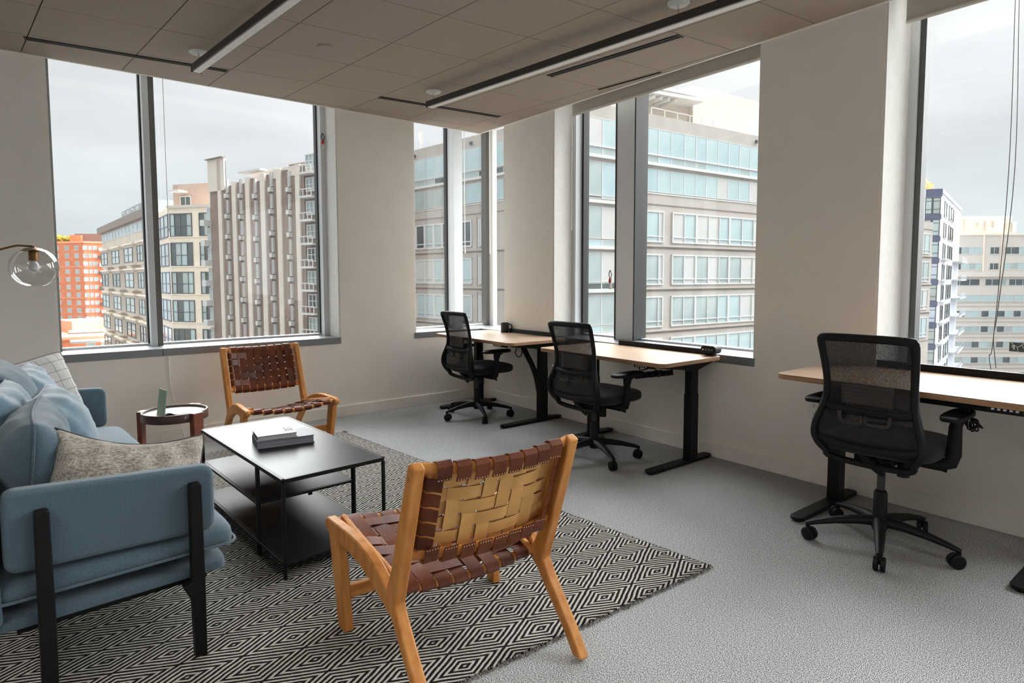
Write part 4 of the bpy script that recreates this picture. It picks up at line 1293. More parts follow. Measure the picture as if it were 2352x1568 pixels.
# ================================================================== TASK CHAIRS
def make_task_chair():
    t = thing('task_chair')
    P = M['black']
    # five-star base
    G().lathe([(0, 0.075), (0.030, 0.075), (0.036, 0.09), (0.040, 0.13), (0.034, 0.150), (0, 0.150)], n=24).build('hub', P, t, smooth=40)
    for k in range(5):
        a = R(90 + 72 * k)
        rot = Matrix.Rotation(a, 4, 'Z')
        pts = [(0.025, 0, 0.122), (0.10, 0, 0.122), (0.20, 0, 0.110), (0.29, 0, 0.092), (0.335, 0, 0.080)]
        g = G()
        g.tube(pts, [0.028, 0.024, 0.019, 0.014, 0.011], 8, ry=[0.032, 0.028, 0.023, 0.018, 0.014], upv=(0, 0, 1))
        lg = g.build('base_leg', P, t, smooth=50, mw=rot)
        cs = Matrix.Translation((0.328, 0, 0)) @ Matrix.Rotation(R(35 + 47 * k), 4, 'Z')
        g = G()
        ax = Matrix.Rotation(R(90), 3, 'X')
        for s in (-1, 1):
            g.lathe([(0, 0.0), (0.028, 0.0), (0.0325, 0.004), (0.0325, 0.017), (0.027, 0.021), (0, 0.021)], (0.010, s * 0.0145 + 0.0105, 0.0325), 20, axis=ax)
        g.tube([(0.0, 0, 0.086), (0.0, 0, 0.060), (0.006, 0, 0.036)], 0.010, 8)
        g.build('caster', M['gasket'] if False else P, t, smooth=40, weld=False, mw=rot @ cs)
    G().lathe([(0.034, 0.14), (0.032, 0.15), (0.030, 0.265), (0.026, 0.270), (0.026, 0.275)], n=20).build('lift_sleeve', P, t, smooth=40)
    G().lathe([(0.018, 0.26), (0.018, 0.40)], n=16).build('gas_lift', M['penddark'], t, smooth=40)
    UP = []
    # everything above the lift
    g = G().bb(-0.085, 0.085, -0.13, 0.13, 0.385, 0.428)
    UP.append(g.build('tilt_mechanism', P, t, bevel=0.012))
    UP.append(G().tube([(0.08, 0.02, 0.405), (0.18, 0.03, 0.400), (0.26, 0.04, 0.385)], [0.006, 0.007, 0.009], 8, ry=[0.006, 0.012, 0.016]).build('lever', P, t, smooth=50))
    UP.append(G().lathe([(0, 0), (0.026, 0), (0.026, 0.08), (0.022, 0.085), (0, 0.085)], (0.10, -0.02, 0.33), 16).build('tension_knob', P, t, smooth=40))
    UP.append(puff((0, 0.056, 0.470), (0.51, 0.50, 0.088), px=0.45, pz=0.5, bul=0.006).build('seat', M['seatfab'], t, smooth=60))
    # armrests
    for s in (-1, 1):
        g = G().tube([(s * 0.10, 0.02, 0.412), (s * 0.235, 0.02, 0.412), (s * 0.278, 0.02, 0.430), (s * 0.287, 0.02, 0.47), (s * 0.290, 0.02, 0.605)], [0.016, 0.017, 0.019, 0.022, 0.022], 10, ry=[0.03, 0.03, 0.03, 0.032, 0.026], upv=(0, 1, 0))
        # swept with the wide axis fore and aft
        UP.append(g.build('arm_post', P, t, smooth=50))
        poly = [(s * 0.282, -0.035), (s * 0.282, 0.085)]
        g = G().tube([(s * 0.290, 0.020, 0.585), (s * 0.293, 0.022, 0.620), (s * 0.296, 0.026, 0.642)], [0.030, 0.036, 0.06], 10, ry=[0.022, 0.026, 0.035], upv=(0, 1, 0))
        UP.append(g.build('arm_bracket', P, t, smooth=50))
        UP.append(puff((s * 0.297, 0.018, 0.655), (0.095, 0.305, 0.032), px=0.6, pz=0.5).build('arm_pad', P, t, smooth=60))
    # back: width and depth along its height
    ZS = [0.395, 0.43, 0.47, 0.52, 0.58, 0.64, 0.70, 0.76, 0.82, 0.90, 0.97, 1.0]
    HWs = [0.150, 0.190, 0.218, 0.231, 0.224, 0.205, 0.190, 0.187, 0.189, 0.194, 0.199, 0.201]
    YS = [-0.160, -0.185, -0.208, -0.224, -0.226, -0.215, -0.204, -0.203, -0.211, -0.232, -0.256, -0.267]
    def hwz(z): return float(np.interp(z, ZS, HWs))
    def yz(z): return float(np.interp(z, ZS, YS))
    left = [(-hwz(z), yz(z), z) for z in (0.43, 0.47, 0.52, 0.58, 0.64, 0.70, 0.76, 0.82, 0.90, 0.955)]
    rgt = [(-x, y, z) for x, y, z in left[::-1]]
    topc = [(-0.197, -0.262, 0.987), (-0.178, -0.267, 1.0), (0, -0.275, 1.003), (0.178, -0.267, 1.0), (0.197, -0.262, 0.987)]
    bot = [(0.185, -0.178, 0.408), (0.13, -0.158, 0.392), (0, -0.145, 0.384), (-0.13, -0.158, 0.392), (-0.185, -0.178, 0.408)]
    loop = spline(left + topc + rgt + bot + [left[0]], 3)[:-1]
    zk = [0.38, 0.43, 0.52, 0.62, 0.70, 0.80, 1.01]
    r1 = [float(np.interp(p[2], zk, [0.014, 0.022, 0.032, 0.028, 0.018, 0.013, 0.013])) for p in loop]
    r2 = [float(np.interp(p[2], zk, [0.016, 0.016, 0.016, 0.017, 0.017, 0.017, 0.020])) for p in loop]
    UP.append(G().tube(loop, r1, 10, closed=True, ry=r2, upv=(0, 1, 0)).build('back_frame', P, t, smooth=60))
    def crossbar(z, sag_, r1, r2, dy, name):
        pts = []
        for i in range(11):
            u = -1 + i / 5
            zz = z - sag_ * (1 - u * u)
            pts.append((u * (hwz(z) - 0.004), yz(z) - dy * (1 - u ** 4) + 0.0, zz))
        return G().tube(pts, r1, 10, ry=r2, upv=(0, 1, 0)).build(name, P, t, smooth=60)
    UP.append(crossbar(0.665, 0.012, 0.011, 0.020, 0.020, 'back_crossbar'))
    UP.append(crossbar(0.500, 0.024, 0.011, 0.018, 0.006, 'lower_crossbar'))
    def msh(u, v):
        z = 0.480 + 0.51 * v
        x = (2 * u - 1) * (hwz(z) - 0.006)
        return (x, yz(z) + 0.004 + 0.030 * (1 - (2 * u - 1) ** 2) * math.sin(math.pi * v) * 0.8, z)
    UP.append(G().grid(msh, 14, 20).build('mesh_back', M['mesh'], t, smooth=60))
    # lumbar pad with ribs, between the mesh and the crossbar
    def lp(u, v):
        z = 0.688 + 0.088 * v
        x = (2 * u - 1) * 0.112
        return (x, yz(z) - 0.012 - 0.005 * abs(math.sin(v * math.pi * 5)) + 0.012 * (1 - (2 * u - 1) ** 2), z)
    lo_ = G().grid(lp, 8, 30).build('lumbar_pad', M['lum'], t, smooth=30)
    sm_ = lo_.modifiers.new('solid', 'SOLIDIFY'); sm_.thickness = 0.012; sm_.offset = 1
    UP.append(lo_)
    for s in (-1, 1):
        pts = [(s * 0.012, -0.258, 0.640), (s * 0.012, -0.258, 0.606), (s * 0.075, -0.256, 0.602), (s * 0.105, -0.250, 0.612), (s * 0.108, -0.249, 0.65)]
        UP.append(G().tube(spline(pts, 3), 0.006, 8, ry=0.009).build('lumbar_handle', M['lum'], t, smooth=60))
    UP.append(G().tube([(0, -0.10, 0.405), (0, -0.14, 0.40), (0, -0.155, 0.395)], [0.03, 0.026, 0.02], 10, ry=[0.06, 0.07, 0.08]).build('back_support', P, t, smooth=50))
    return t, UP
tc1, up1 = make_task_chair()
def place_chair(t, x, y, ang, label, base):
    d = Matrix.Rotation(R(base - ang), 4, 'Z')
    for k in t.children:
        if k.name.split('.')[0] in ('base_leg', 'caster'):
            k.matrix_basis = d @ k.matrix_basis
    t.location = (x, y, 0); t.rotation_euler = (0, 0, R(ang - 90))
    tag(t, label, 'office chair', 'black mesh task chairs at the desks')
# (forward direction as an angle from +x)
c2 = copy_tree(tc1); c3 = copy_tree(tc1)
place_chair(tc1, -0.615, -0.80, 0, 'black mesh task chair at the corner desk, furthest into the room', 32)
place_chair(c2, -0.715, -2.455, 1, 'black mesh task chair at the middle desk, before the double window', 32)
place_chair(c3, -0.672, -4.375, 2, 'black mesh task chair nearest the camera, in front of the white outlet', -15)
for k in c3.children:
    n = k.name.split('.')[0]
    if n not in ('hub', 'base_leg', 'caster', 'lift_sleeve', 'gas_lift'):
        k.location.z += 0.045
    if n == 'gas_lift':
        k.location.z += 0.02

# ================================================================== THE CITY OUTSIDE
M['stone'] = mat('cream_stone_cladding', (174, 166, 159), 0.85, rgb2=(182, 174, 167), scale=0.6)
M['stonedark'] = mat('stone_joint_shadow_gap', (128, 118, 114), 0.9)
M['whitemetal'] = mat('white_metal_band', (198, 198, 196), 0.5)
M['mullwhite'] = mat('white_window_frame', (198, 198, 196), 0.55)
M['cream'] = mat('cream_precast', (232, 218, 200), 0.85, rgb2=(238, 226, 210), scale=0.5)
M['creamwhite'] = mat('cream_white_render', (204, 198, 189), 0.85, rgb2=(208, 202, 195), scale=0.4)
M['brick'] = mat('orange_brick', (216, 130, 94), 0.9, rgb2=(226, 144, 108), scale=0.5)
M['brickpale'] = mat('pale_orange_band', (238, 170, 140), 0.9)
M['greystone'] = mat('grey_beige_stone', (205, 194, 182), 0.85, rgb2=(214, 204, 193), scale=0.4)
M['concrete'] = mat('ribbed_lit_concrete', (206, 196, 186), 0.9, rgb2=(214, 205, 196), scale=0.5)  # tower concrete as it looks lit, brightness put into the colour
M['concreteshade'] = mat('shaded_brown_concrete', (132, 116, 108), 0.9, rgb2=(146, 130, 122), scale=0.35)  # same concrete on its shaded faces, shade put into the colour
M['roofgrey'] = mat('grey_roof', (150, 148, 146), 0.9)
M['darkframe'] = mat('dark_window_frame', (92, 96, 100), 0.5)
M['blueframe'] = mat('slate_blue_spandrel', (92, 98, 122), 0.5)
M['panelgrey'] = mat('pale_blue_grey_panel', (206, 210, 220), 0.6)
M['orangepanel'] = mat('orange_facade_panel', (240, 150, 92), 0.7)
def pane_mat(name, a, b, rough=0.08, scale=0.25):
    return mat(name, a, rough, rgb2=b, scale=scale, detail=2, spec=0.6, lo=0.3, hi=0.7)
GL = {
    'pale': pane_mat('pale_window_glass', (164, 184, 188), (196, 210, 211)),
    'mid': pane_mat('green_grey_window_glass', (146, 160, 160), (192, 202, 200)),
    'dark': pane_mat('dark_window_glass', (62, 68, 70), (112, 120, 120)),
    'teal': pane_mat('teal_window_glass', (156, 180, 186), (192, 207, 211)),
    'blue': pane_mat('blue_window_glass', (170, 186, 206), (206, 214, 226)),
    'lit': pane_mat('curtained_window_glass', (190, 189, 187), (210, 208, 205)),
}
def at(px, py, depth):
    """point of the scene seen at pixel (px, py), depth metres along the view axis"""
    v = fw + rt * ((px - PX) / F_PX) - up * ((py - PY) / F_PX)
    return CAM + v * depth
HZ = 638.0
class Facade:
    """vertical plane through two points of the horizon line"""
    def __init__(s, pa, da, pb, db):
        s.A, s.B = at(pa, HZ, da).xy, at(pb, HZ, db).xy
        s.L = (s.B - s.A).length
        s.u = (s.B - s.A) / s.L
        s.y = Vector((-s.u.y, s.u.x))      # into the building
    def s(s, px):
        d = at(px, HZ, 1.0).xy - CAM.xy
        w = s.A - CAM.xy
        # CAM + d t = A + u k
        det = d.x * (-s.u.y) + s.u.x * d.y
        t = (w.x * (-s.u.y) + s.u.x * w.y) / det
        p = CAM.xy + d * t
        return (p - s.A).dot(s.u)
    def depth(s, px):
        p = s.A + s.u * s.s(px)
        return (Vector((p.x, p.y, CAM.z)) - CAM).dot(fw)
    def z(s, px, py):
        dd = s.depth(px)
        return at(px, py, dd).z
    def mw(s, k, z, off=0.0):
        """matrix at distance k along, height z, off metres proud of the wall"""
        p = s.A + s.u * k - s.y * off
        m_ = Matrix(((s.u.x, s.y.x, 0, p.x), (s.u.y, s.y.y, 0, p.y), (0, 0, 1, z), (0, 0, 0, 1)))
        return m_
    def xy(s, k, inn=0.0):
        p = s.A + s.u * k + s.y * inn
        return (p.x, p.y)
CACHE = {}
def frame_mesh(w, h, cols, rows, bw, pr, m_):
    key = ('f', round(w, 2), round(h, 2), tuple(cols), tuple(rows), bw, pr, m_.name)
    if key not in CACHE:
        g = G()
        xs = [0] + [c * w for c in cols] + [w]
        zs = [0] + [r_ * h for r_ in rows] + [h]
        for i, x in enumerate(xs):
            b = bw if i in (0, len(xs) - 1) else bw * 0.7
            g.bb(max(0, x - b / 2) if 0 < i < len(xs) - 1 else (0 if i == 0 else w - b), (b if i == 0 else (w if i == len(xs) - 1 else x + b / 2)), -pr, 0.02, 0, h)
        for i, z in enumerate(zs):
            b = bw if i in (0, len(zs) - 1) else bw * 0.7
            z0 = 0 if i == 0 else (h - b if i == len(zs) - 1 else z - b / 2)
            g.bb(0, w, -pr * 0.9, 0.02, z0, z0 + b)
        CACHE[key] = g.mesh('window', m_, weld=False)
    return CACHE[key]
def box_mesh(w, d, h, m_, name='block'):
    key = ('b', round(w, 3), round(d, 3), round(h, 3), m_.name)
    if key not in CACHE:
        CACHE[key] = G().bb(0, w, -d, 0, 0, h).mesh(name, m_)
    return CACHE[key]
rw = random.Random(21)
def window(t, f, s0, s1, z0, z1, cols=(), rows=(), fm=None, bw=0.12, pr=0.10, kinds=('pale', 'mid'), off=0.0, name='window', split=True):
    if s1 < s0: s0, s1 = s1, s0
    w, h = s1 - s0, z1 - z0
    o = inst(frame_mesh(w, h, cols, rows, bw, pr, fm or M['mullwhite']), name, t, f.mw(s0, z0, off))
    xs = [0] + [c * w for c in cols] + [w] if split else [0, w]
    for a, b in zip(xs, xs[1:]):
        inst(box_mesh(b - a - 0.02, 0.03, h - 0.02, GL[rw.choice(kinds)], 'pane'), 'pane', o, Matrix.Translation((a + 0.01, -0.005, 0.01)))
    return o
def block(t, f, s0, s1, z0, z1, d, m_, name, off=0.0, bevel=None):
    if s1 < s0: s0, s1 = s1, s0
    return inst(box_mesh(s1 - s0, d, z1 - z0, m_, name), name, t, f.mw(s0, z0, off))
def body(t, pts, z0, z1, m_, name='wall'):
    return G().prism([tuple(p) for p in pts], z0, z1).build(name, m_, t)
def bld(name, label, cat='building', group=None):
    return thing(name, (0, 0, 0), 0, label, cat, group)
ZG = -27.0
gp = [(-60, 8), (140, -120), (420, -60), (420, 420), (-220, 420), (-220, 60)]
structure(G().prism(gp, ZG - 0.3, ZG).build('ground', mat('street_paving', (96, 95, 94), 0.9, rgb2=(112, 111, 109), scale=0.08)))

# ---- office building across the street
ob = bld('office_building', 'cream and glass office building across the street with ribbon windows and white floor bands', 'building')
S1 = Facade(895, 73.5, 1158, 60.0)
S2 = Facade(1158, 60.0, 1290, 49.4)
S3 = Facade(1290, 49.4, 1450, 53.7)
S4 = Facade(1450, 53.7, 2138, 85.5)
k19 = S4.s(1900)
up_in = [S1.xy(0), S1.xy(S1.L), S2.xy(S2.L), S3.xy(S3.L), S4.xy(k19), S4.xy(k19 + 4, 22), S1.xy(-4, 26)]
body(ob, up_in, 8.9, 15.75, M['stone'])
lo_in = [S1.xy(0), S1.xy(S1.L), S2.xy(S2.L), S3.xy(S3.L), S4.xy(S4.L), S4.xy(S4.L, 25), S1.xy(-4, 26)]
body(ob, lo_in, ZG, 8.9, M['stone'])
# white floor bands and dark joints
for f in (S1, S2, S3, S4):
    L_ = f.L if f is not S4 else k19
    block(ob, f, 0, L_, 11.28, 11.52, 0.28, M['whitemetal'], 'band')
    block(ob, f, 0, L_, 12.18, 12.27, 0.12, M['whitemetal'], 'band')
for f in (S1, S2, S4):
    for zz in (7.85, 3.95, 0.10, -3.75, -7.6):
        block(ob, f, 0, f.L, zz, zz + 0.07, 0.05, M['stonedark'], 'joint')
    for zz in (4.12, 0.27, -3.58):
        block(ob, f, 0, f.L, zz, zz + 0.16, 0.14, M['stone'], 'ledge')
    for zz in (8.9, ):
        block(ob, f, 0, (f.L if f is not S4 else k19), zz - 0.1, zz, 0.06, M['whitemetal'], 'ledge')
# upper glass storeys
def glassrow(f, ks, z0, z1, kinds):
    for a, b in zip(ks, ks[1:]):
        window(ob, f, a, b, z0, z1, (), (), M['whitemetal'], 0.045, 0.06, kinds)
def ks_px(f, pxs):
    return [f.s(p) for p in pxs]
p4 = [1452, 1480, 1508, 1537, 1567, 1593, 1617, 1643, 1667, 1692, 1716, 1743, 1768, 1794, 1820, 1846]
glassrow(S4, ks_px(S4, p4), 12.3, 14.55, ('pale', 'teal', 'teal', 'pale'))
glassrow(S4, ks_px(S4, p4), 8.98, 11.0, ('pale', 'teal', 'lit', 'pale'))
glassrow(S4, ks_px(S4, p4), 11.55, 12.15, ('teal', 'mid'))
n1 = 11
ks1 = [S1.L * i / n1 for i in range(n1 + 1)]
glassrow(S1, ks1, 12.3, 14.55, ('pale', 'teal', 'pale'))
glassrow(S1, ks1, 9.0, 11.0, ('teal', 'mid', 'pale'))
glassrow(S1, ks1, 11.55, 12.15, ('mid', 'dark'))
# curtain wall bay
ks3 = ks_px(S3, [1292, 1320, 1345, 1381, 1419, 1449])
for z0, z1 in ((12.3, 14.55), (8.2, 11.0), (4.6, 7.3), (0.95, 3.5), (-2.7, -0.1), (-6.4, -3.75)):
    glassrow(S3, ks3, z0, z1, ('pale', 'lit', 'teal', 'mid') if z0 > 3 else ('pale', 'lit', 'mid', 'mid'))
for z0, z1 in ((11.55, 12.15), (7.95, 8.17), (3.98, 4.5), (0.35, 0.9), (-3.3, -2.75)):
    glassrow(S3, ks3, z0, z1, ('mid', 'teal', 'dark'))
for zz in (7.55, 3.72, 0.08, -3.6, -7.3):
    block(ob, S3, 0, S3.L, zz, zz + 0.26, 0.3, M['whitemetal'], 'band')
# stone storeys
rowsz = ((4.50, 7.32), (0.66, 3.46), (-3.2, -0.36), (-7.05, -4.2))
un4 = [((1481, 1522), (0.72,)), ((1541, 1596), (0.5,)), ((1596, 1672), (0.36, 0.68)), ((1672, 1752), (0.34, 0.67)), ((1752, 1830), (0.5,)), ((1850, 1925), (0.5,)), ((1950, 2020), (0.5,)), ((2045, 2088), (0.5,)), ((2108, 2132), (0.5,))]
for ri, (z0, z1) in enumerate(rowsz):
    kin = (('pale', 'lit', 'pale'), ('lit', 'mid', 'pale', 'mid'), ('mid', 'pale', 'lit', 'mid'), ('pale', 'pale', 'teal'))[ri]
    for (pa, pb), cols in un4:
        window(ob, S4, S4.s(pa), S4.s(pb), z0, z1, cols, (0.19,), M['mullwhite'], 0.13, 0.12, kin)
    # pieces of furniture seen low in the far offices would not read; panes only
    kk = ks_px(S1, [905, 921, 940, 958, 978, 998, 1018, 1034])
    for a, b in zip(kk, kk[1:]):
        window(ob, S1, a, b, z0 + 0.05, z1 - 0.05, (), (0.2,), M['mullwhite'], 0.16, 0.12, (('teal', 'mid', 'dark'), ('pale', 'mid', 'lit'), ('pale', 'mid', 'pale'), ('mid', 'pale'))[ri])
    for pa, pb in ((1058, 1085), (1101, 1107), (1122, 1133)):
        window(ob, S1, S1.s(pa), S1.s(pb), z0 + 0.05, z1 - 0.05, (), (0.2,), M['mullwhite'], 0.16, 0.12, ('mid', 'dark', 'pale'))
    # upright joints between stone panels
    for pa in (1530, 1531):
        pass
    for pa in (1096, 1141):
        block(ob, S1, S1.s(pa), S1.s(pa) + 0.06, z0 - 0.3, z1 + 0.3, 0.03, M['stonedark'], 'joint')
# rooftop storey, pergola and white plant screen
S5 = Facade(1440, 60.0, 1590, 64.0)
S6 = Facade(1585, 63.0, 1900, 77.0)
body(ob, [S5.xy(0), S5.xy(S5.L), S5.xy(S5.L, 9), S5.xy(0, 9)], 15.7, 19.4, M['greystone'], 'roof_storey')
body(ob, [S6.xy(0), S6.xy(S6.L), S6.xy(S6.L, 10), S6.xy(0, 10)], 15.7, S6.z(1590, 206), M['creamwhite'], 'plant_screen')
for zz, dd in ((19.4, 1.5), (18.6, 2.4)):
    block(ob, S5, 0, S5.L * 0.86, zz, zz + 0.3, dd, M['whitemetal'], 'canopy')
for kq in range(5):
    block(ob, S5, 0.3 + kq * 0.9, 0.5 + kq * 0.9, 18.2, 18.5, 2.2, M['whitemetal'], 'canopy_beam')
for kq in range(9):
    kk_ = S4.s(1500) + kq * 1.7
    block(ob, S4, kk_, kk_ + 0.06, 15.75, 16.55, 0.05, M['whitemetal'], 'railing_post', off=-0.5)
block(ob, S4, S4.s(1500), S4.s(1500) + 14, 16.5, 16.56, 0.05, M['whitemetal'], 'railing', off=-0.5)
for (f, px_) in ((S4, 1727), (S1, 955), (S1, 1083)):
    inst(box_mesh(0.28, 0.25, 0.28, M['darkframe'], 'lamp_box'), 'wall_lamp', ob, f.mw(f.s(px_), 15.0 if f is S4 else 14.9))

# ---- bare tree on the office roof
def branch_tree(t, base, h, m_, n=3, seed=1, spread=0.5, r0=0.12, depth=4):
    rg = random.Random(seed)
    g = G()
    def grow(p, d, L, r_, k):
        q = p + d * L
        mid = p + d * L * 0.5 + Vector((rg.uniform(-1, 1), rg.uniform(-1, 1), 0)) * L * 0.06
        g.tube([p, mid, q], [r_, r_ * 0.85, r_ * 0.7], 5)
        if k:
            for _ in range(n):
                dd = (d + Vector((rg.uniform(-1, 1), rg.uniform(-1, 1), rg.uniform(-0.2, 0.6))) * spread).normalized()
                grow(q - d * L * rg.uniform(0, 0.3), dd, L * rg.uniform(0.6, 0.8), r_ * 0.62, k - 1)
    grow(Vector(base), Vector((0, 0, 1)), h * 0.34, r0, depth)
    return g.build('branches', m_, t, weld=False)
tb = at(966, 346, 74)
tr_ = thing('bare_tree', (tb.x, tb.y, tb.z - 0.6), 0, 'leafless tree standing on the roof of the office building across the street', 'tree')
branch_tree(tr_, (0, 0, 0), 3.2, mat('bare_branch', (196, 184, 176), 0.9), seed=5, r0=0.06)

# ---- orange brick apartment block
bb_ = bld('brick_apartment_block', 'tall orange brick apartment block with rows of small white windows', 'building')
A1 = Facade(60, 240, 195, 232); A2 = Facade(195, 232, 262, 238)
zt = A1.z(150, 556)
body(bb_, [A1.xy(0), A1.xy(A1.L), A2.xy(A2.L), A2.xy(A2.L, 30), A1.xy(0, 30)], ZG, zt, M['brick'])
for f in (A1, A2):
    block(bb_, f, 0, f.L, zt - 0.5, zt + 0.2, 0.25, M['brickpale'], 'parapet')
    for kq in (2, 6):
        zz = A1.z(160, 569.7 + 17.9 * kq + 8)
        block(bb_, f, 0, f.L, zz, zz + 0.3, 0.12, M['brickpale'], 'band')
for k in range(12):
    zc = A1.z(160, 569.7 + 17.9 * k)
    for px_, w_ in ((112, 2.0), (134, 2.0), (156.8, 2.1), (179, 2.1)):
        window(bb_, A1, A1.s(px_) - w_ / 2, A1.s(px_) + w_ / 2, zc - 0.9, zc + 0.9, (0.5,), (), M['mullwhite'], 0.18, 0.1, ('lit', 'pale', 'lit', 'mid'), split=False)
    for px_, w_ in ((198.5, 1.5), (210, 1.1), (221, 1.4)):
        window(bb_, A2, A2.s(px_) - w_ / 2, A2.s(px_) + w_ / 2, zc - 0.8, zc + 0.8, (), (), M['mullwhite'], 0.16, 0.1, ('lit', 'pale', 'mid'), split=False)
    block(bb_, A2, A2.s(229), A2.s(241), zc - 1.1, zc + 0.1, 1.3, M['darkframe'] if k % 2 else M['panelgrey'], 'balcony')
A3 = Facade(176, 244, 262, 246)
body(bb_, [A3.xy(0), A3.xy(A3.L), A3.xy(A3.L, 10), A3.xy(0, 10)], zt, A3.z(200, 537), mat('dark_roof_storey', (132, 124, 124), 0.9), 'roof_storey')
body(bb_, [A3.xy(-1), A3.xy(A3.s(195)), A3.xy(A3.s(195), -1.5), A3.xy(-1, -1.5)], zt, A3.z(190, 541), M['brick'], 'stair_tower')
hd = at(154, 548, 246)
hg = thing('roof_hedge', (hd.x, hd.y, zt), 0, 'yellow green hedge on the roof of the orange brick block', 'hedge')
g = G()
rg = random.Random(4)
for _ in range(420):
    p = Vector((rg.uniform(-4.4, 4.4), rg.uniform(-1.5, 1.5), rg.uniform(0, 3.0)))
    q = 0.5 + 0.3 * rg.random()
    d1_ = Vector((rg.uniform(-1, 1), rg.uniform(-1, 1), rg.uniform(-1, 1))).normalized() * q
    d2_ = d1_.orthogonal().normalized() * q * 0.7
    g.add([p - d1_, p + d2_, p + d1_, p - d2_], [(0, 1, 2, 3)])
g.build('foliage', mat('yellow_green_leaves', (150, 138, 40), 0.9, rgb2=(176, 162, 66), scale=0.5), hg, weld=False)
# low brick wing with white awnings in front
an = bld('brick_annex', 'low orange brick building with white awnings at the foot of the brick block', 'building')
A4 = Facade(100, 150, 262, 158)
za = A4.z(180, 778)
body(an, [A4.xy(0), A4.xy(A4.L), A4.xy(A4.L, 40), A4.xy(0, 40)], ZG, za, M['brick'])
block(an, A4, 0, A4.L, za - 0.2, za + 0.5, 0.4, M['brickpale'], 'parapet')
A5 = Facade(120, 178, 160, 170)
body(an, [A5.xy(0), A5.xy(A5.L), A5.xy(A5.L, 12), A5.xy(0, 12)], za, za + 3.2, M['brickpale'], 'upper_wall')
for px_, py_, w_, dd in ((202, 757, 9, 172), (218, 779, 10, 152)):
    p = at(px_, py_, dd)
    aw = G().prism(rrect(-w_ / 2, w_ / 2, -2.4, 2.4, 0.6, 3), 0, 0.5).build('awning', M['whitemetal'], an)
    aw.location = (p.x, p.y, p.z - 0.6)
    G().prism([(-w_ / 2 + 1, -1.5), (w_ / 2 - 1, -1.5), (w_ / 2 - 1, 1.5), (-w_ / 2 + 1, 1.5)], za - p.z + 0.6, 0).build('kiosk', M['creamwhite'], aw)
for k in range(3):
    window(an, A4, A4.s(190) + k * 3.2, A4.s(190) + k * 3.2 + 2, za - 3.2, za - 1.2, (), (), M['mullwhite'], 0.15, 0.1, ('mid', 'pale'), split=False)

# ---- grey stone building with projecting bay windows
gb = bld('bay_window_building', 'grey stone apartment building with stacked projecting bay windows', 'building')
B1 = Facade(238, 147, 352, 103.5)
zt = 13.2
body(gb, [B1.xy(0), B1.xy(B1.L), B1.xy(B1.L, 25), B1.xy(0, 25)], ZG, zt, M['greystone'])
block(gb, B1, -0.3, B1.L, zt - 1.3, zt + 0.1, 0.9, mat('dark_roof_fascia', (140, 128, 122), 0.8), 'roof_fascia')
n_ = 14
for k in range(n_):
    window(gb, B1, B1.L * k / n_, B1.L * (k + 1) / n_, 9.9, 11.7, (), (), M['panelgrey'], 0.15, 0.1, ('teal', 'pale', 'mid'), split=False)
B2 = Facade(285, 132, 350, 110)
body(gb, [B2.xy(0), B2.xy(B2.L), B2.xy(B2.L, 8), B2.xy(0, 8)], zt, zt + 2.4, mat('grey_roof_storey', (150, 158, 162), 0.8), 'roof_storey')
for k in range(4):
    window(gb, B2, 2 + k * 5.0, 4.4 + k * 5.0, zt + 0.5, zt + 2.0, (), (), M['panelgrey'], 0.2, 0.1, ('dark', 'mid'), split=False)
bays = [(247, 264), (273, 292), (302, 325), (333, 350)]
for r_ in range(7):
    z0 = 7.75 - 4.67 * r_ - 3.9
    for (pa, pb) in bays:
        a, b = B1.s(pa), B1.s(pb)
        w = b - a
        ztop = z0 + 3.85 if r_ else 9.6
        if r_ == 0:
            z1_ = 9.4
        key = ('bay', round(w, 2))
        mz = Matrix.Identity(4)
        hh = 3.75
        if key not in CACHE:
            CACHE[key] = G().prism([(0.0, 0.0), (0.5, -1.1), (w - 0.5, -1.1), (w, 0.0)], 0, hh).mesh('bay', M['greystone'])
        bo = inst(CACHE[key], 'bay', gb, B1.mw(a, z0))
        inst(frame_mesh(w - 1.3, hh - 1.0, (0.5,), (0.5,), 0.14, 0.1, M['darkframe']), 'window', bo, Matrix.Translation((0.65, -1.12, 0.5)))
        inst(box_mesh(w - 1.36, 0.03, hh - 1.06, GL[rw.choice(('dark', 'mid', 'mid', 'pale'))], 'pane'), 'pane', bo, Matrix.Translation((0.68, -1.115, 0.53)))
        inst(box_mesh(w + 0.3, 1.35, 0.32, M['cream'], 'bay_slab'), 'bay_slab', bo, Matrix.Translation((-0.15, 0, hh)))
        inst(box_mesh(0.09, 0.03, hh - 1.0, GL['dark'], 'pane'), 'side_pane', bo, Matrix.Translation((0.25, -0.7, 0.5)))
    for (pa, pb) in ((264, 273), (292, 302), (325, 336)):
        window(gb, B1, B1.s(pa) + 0.5, B1.s(pb) - 0.4, z0 + 0.8, z0 + 3.2, (), (0.5,), M['panelgrey'], 0.12, 0.08, ('dark', 'mid'), split=False)

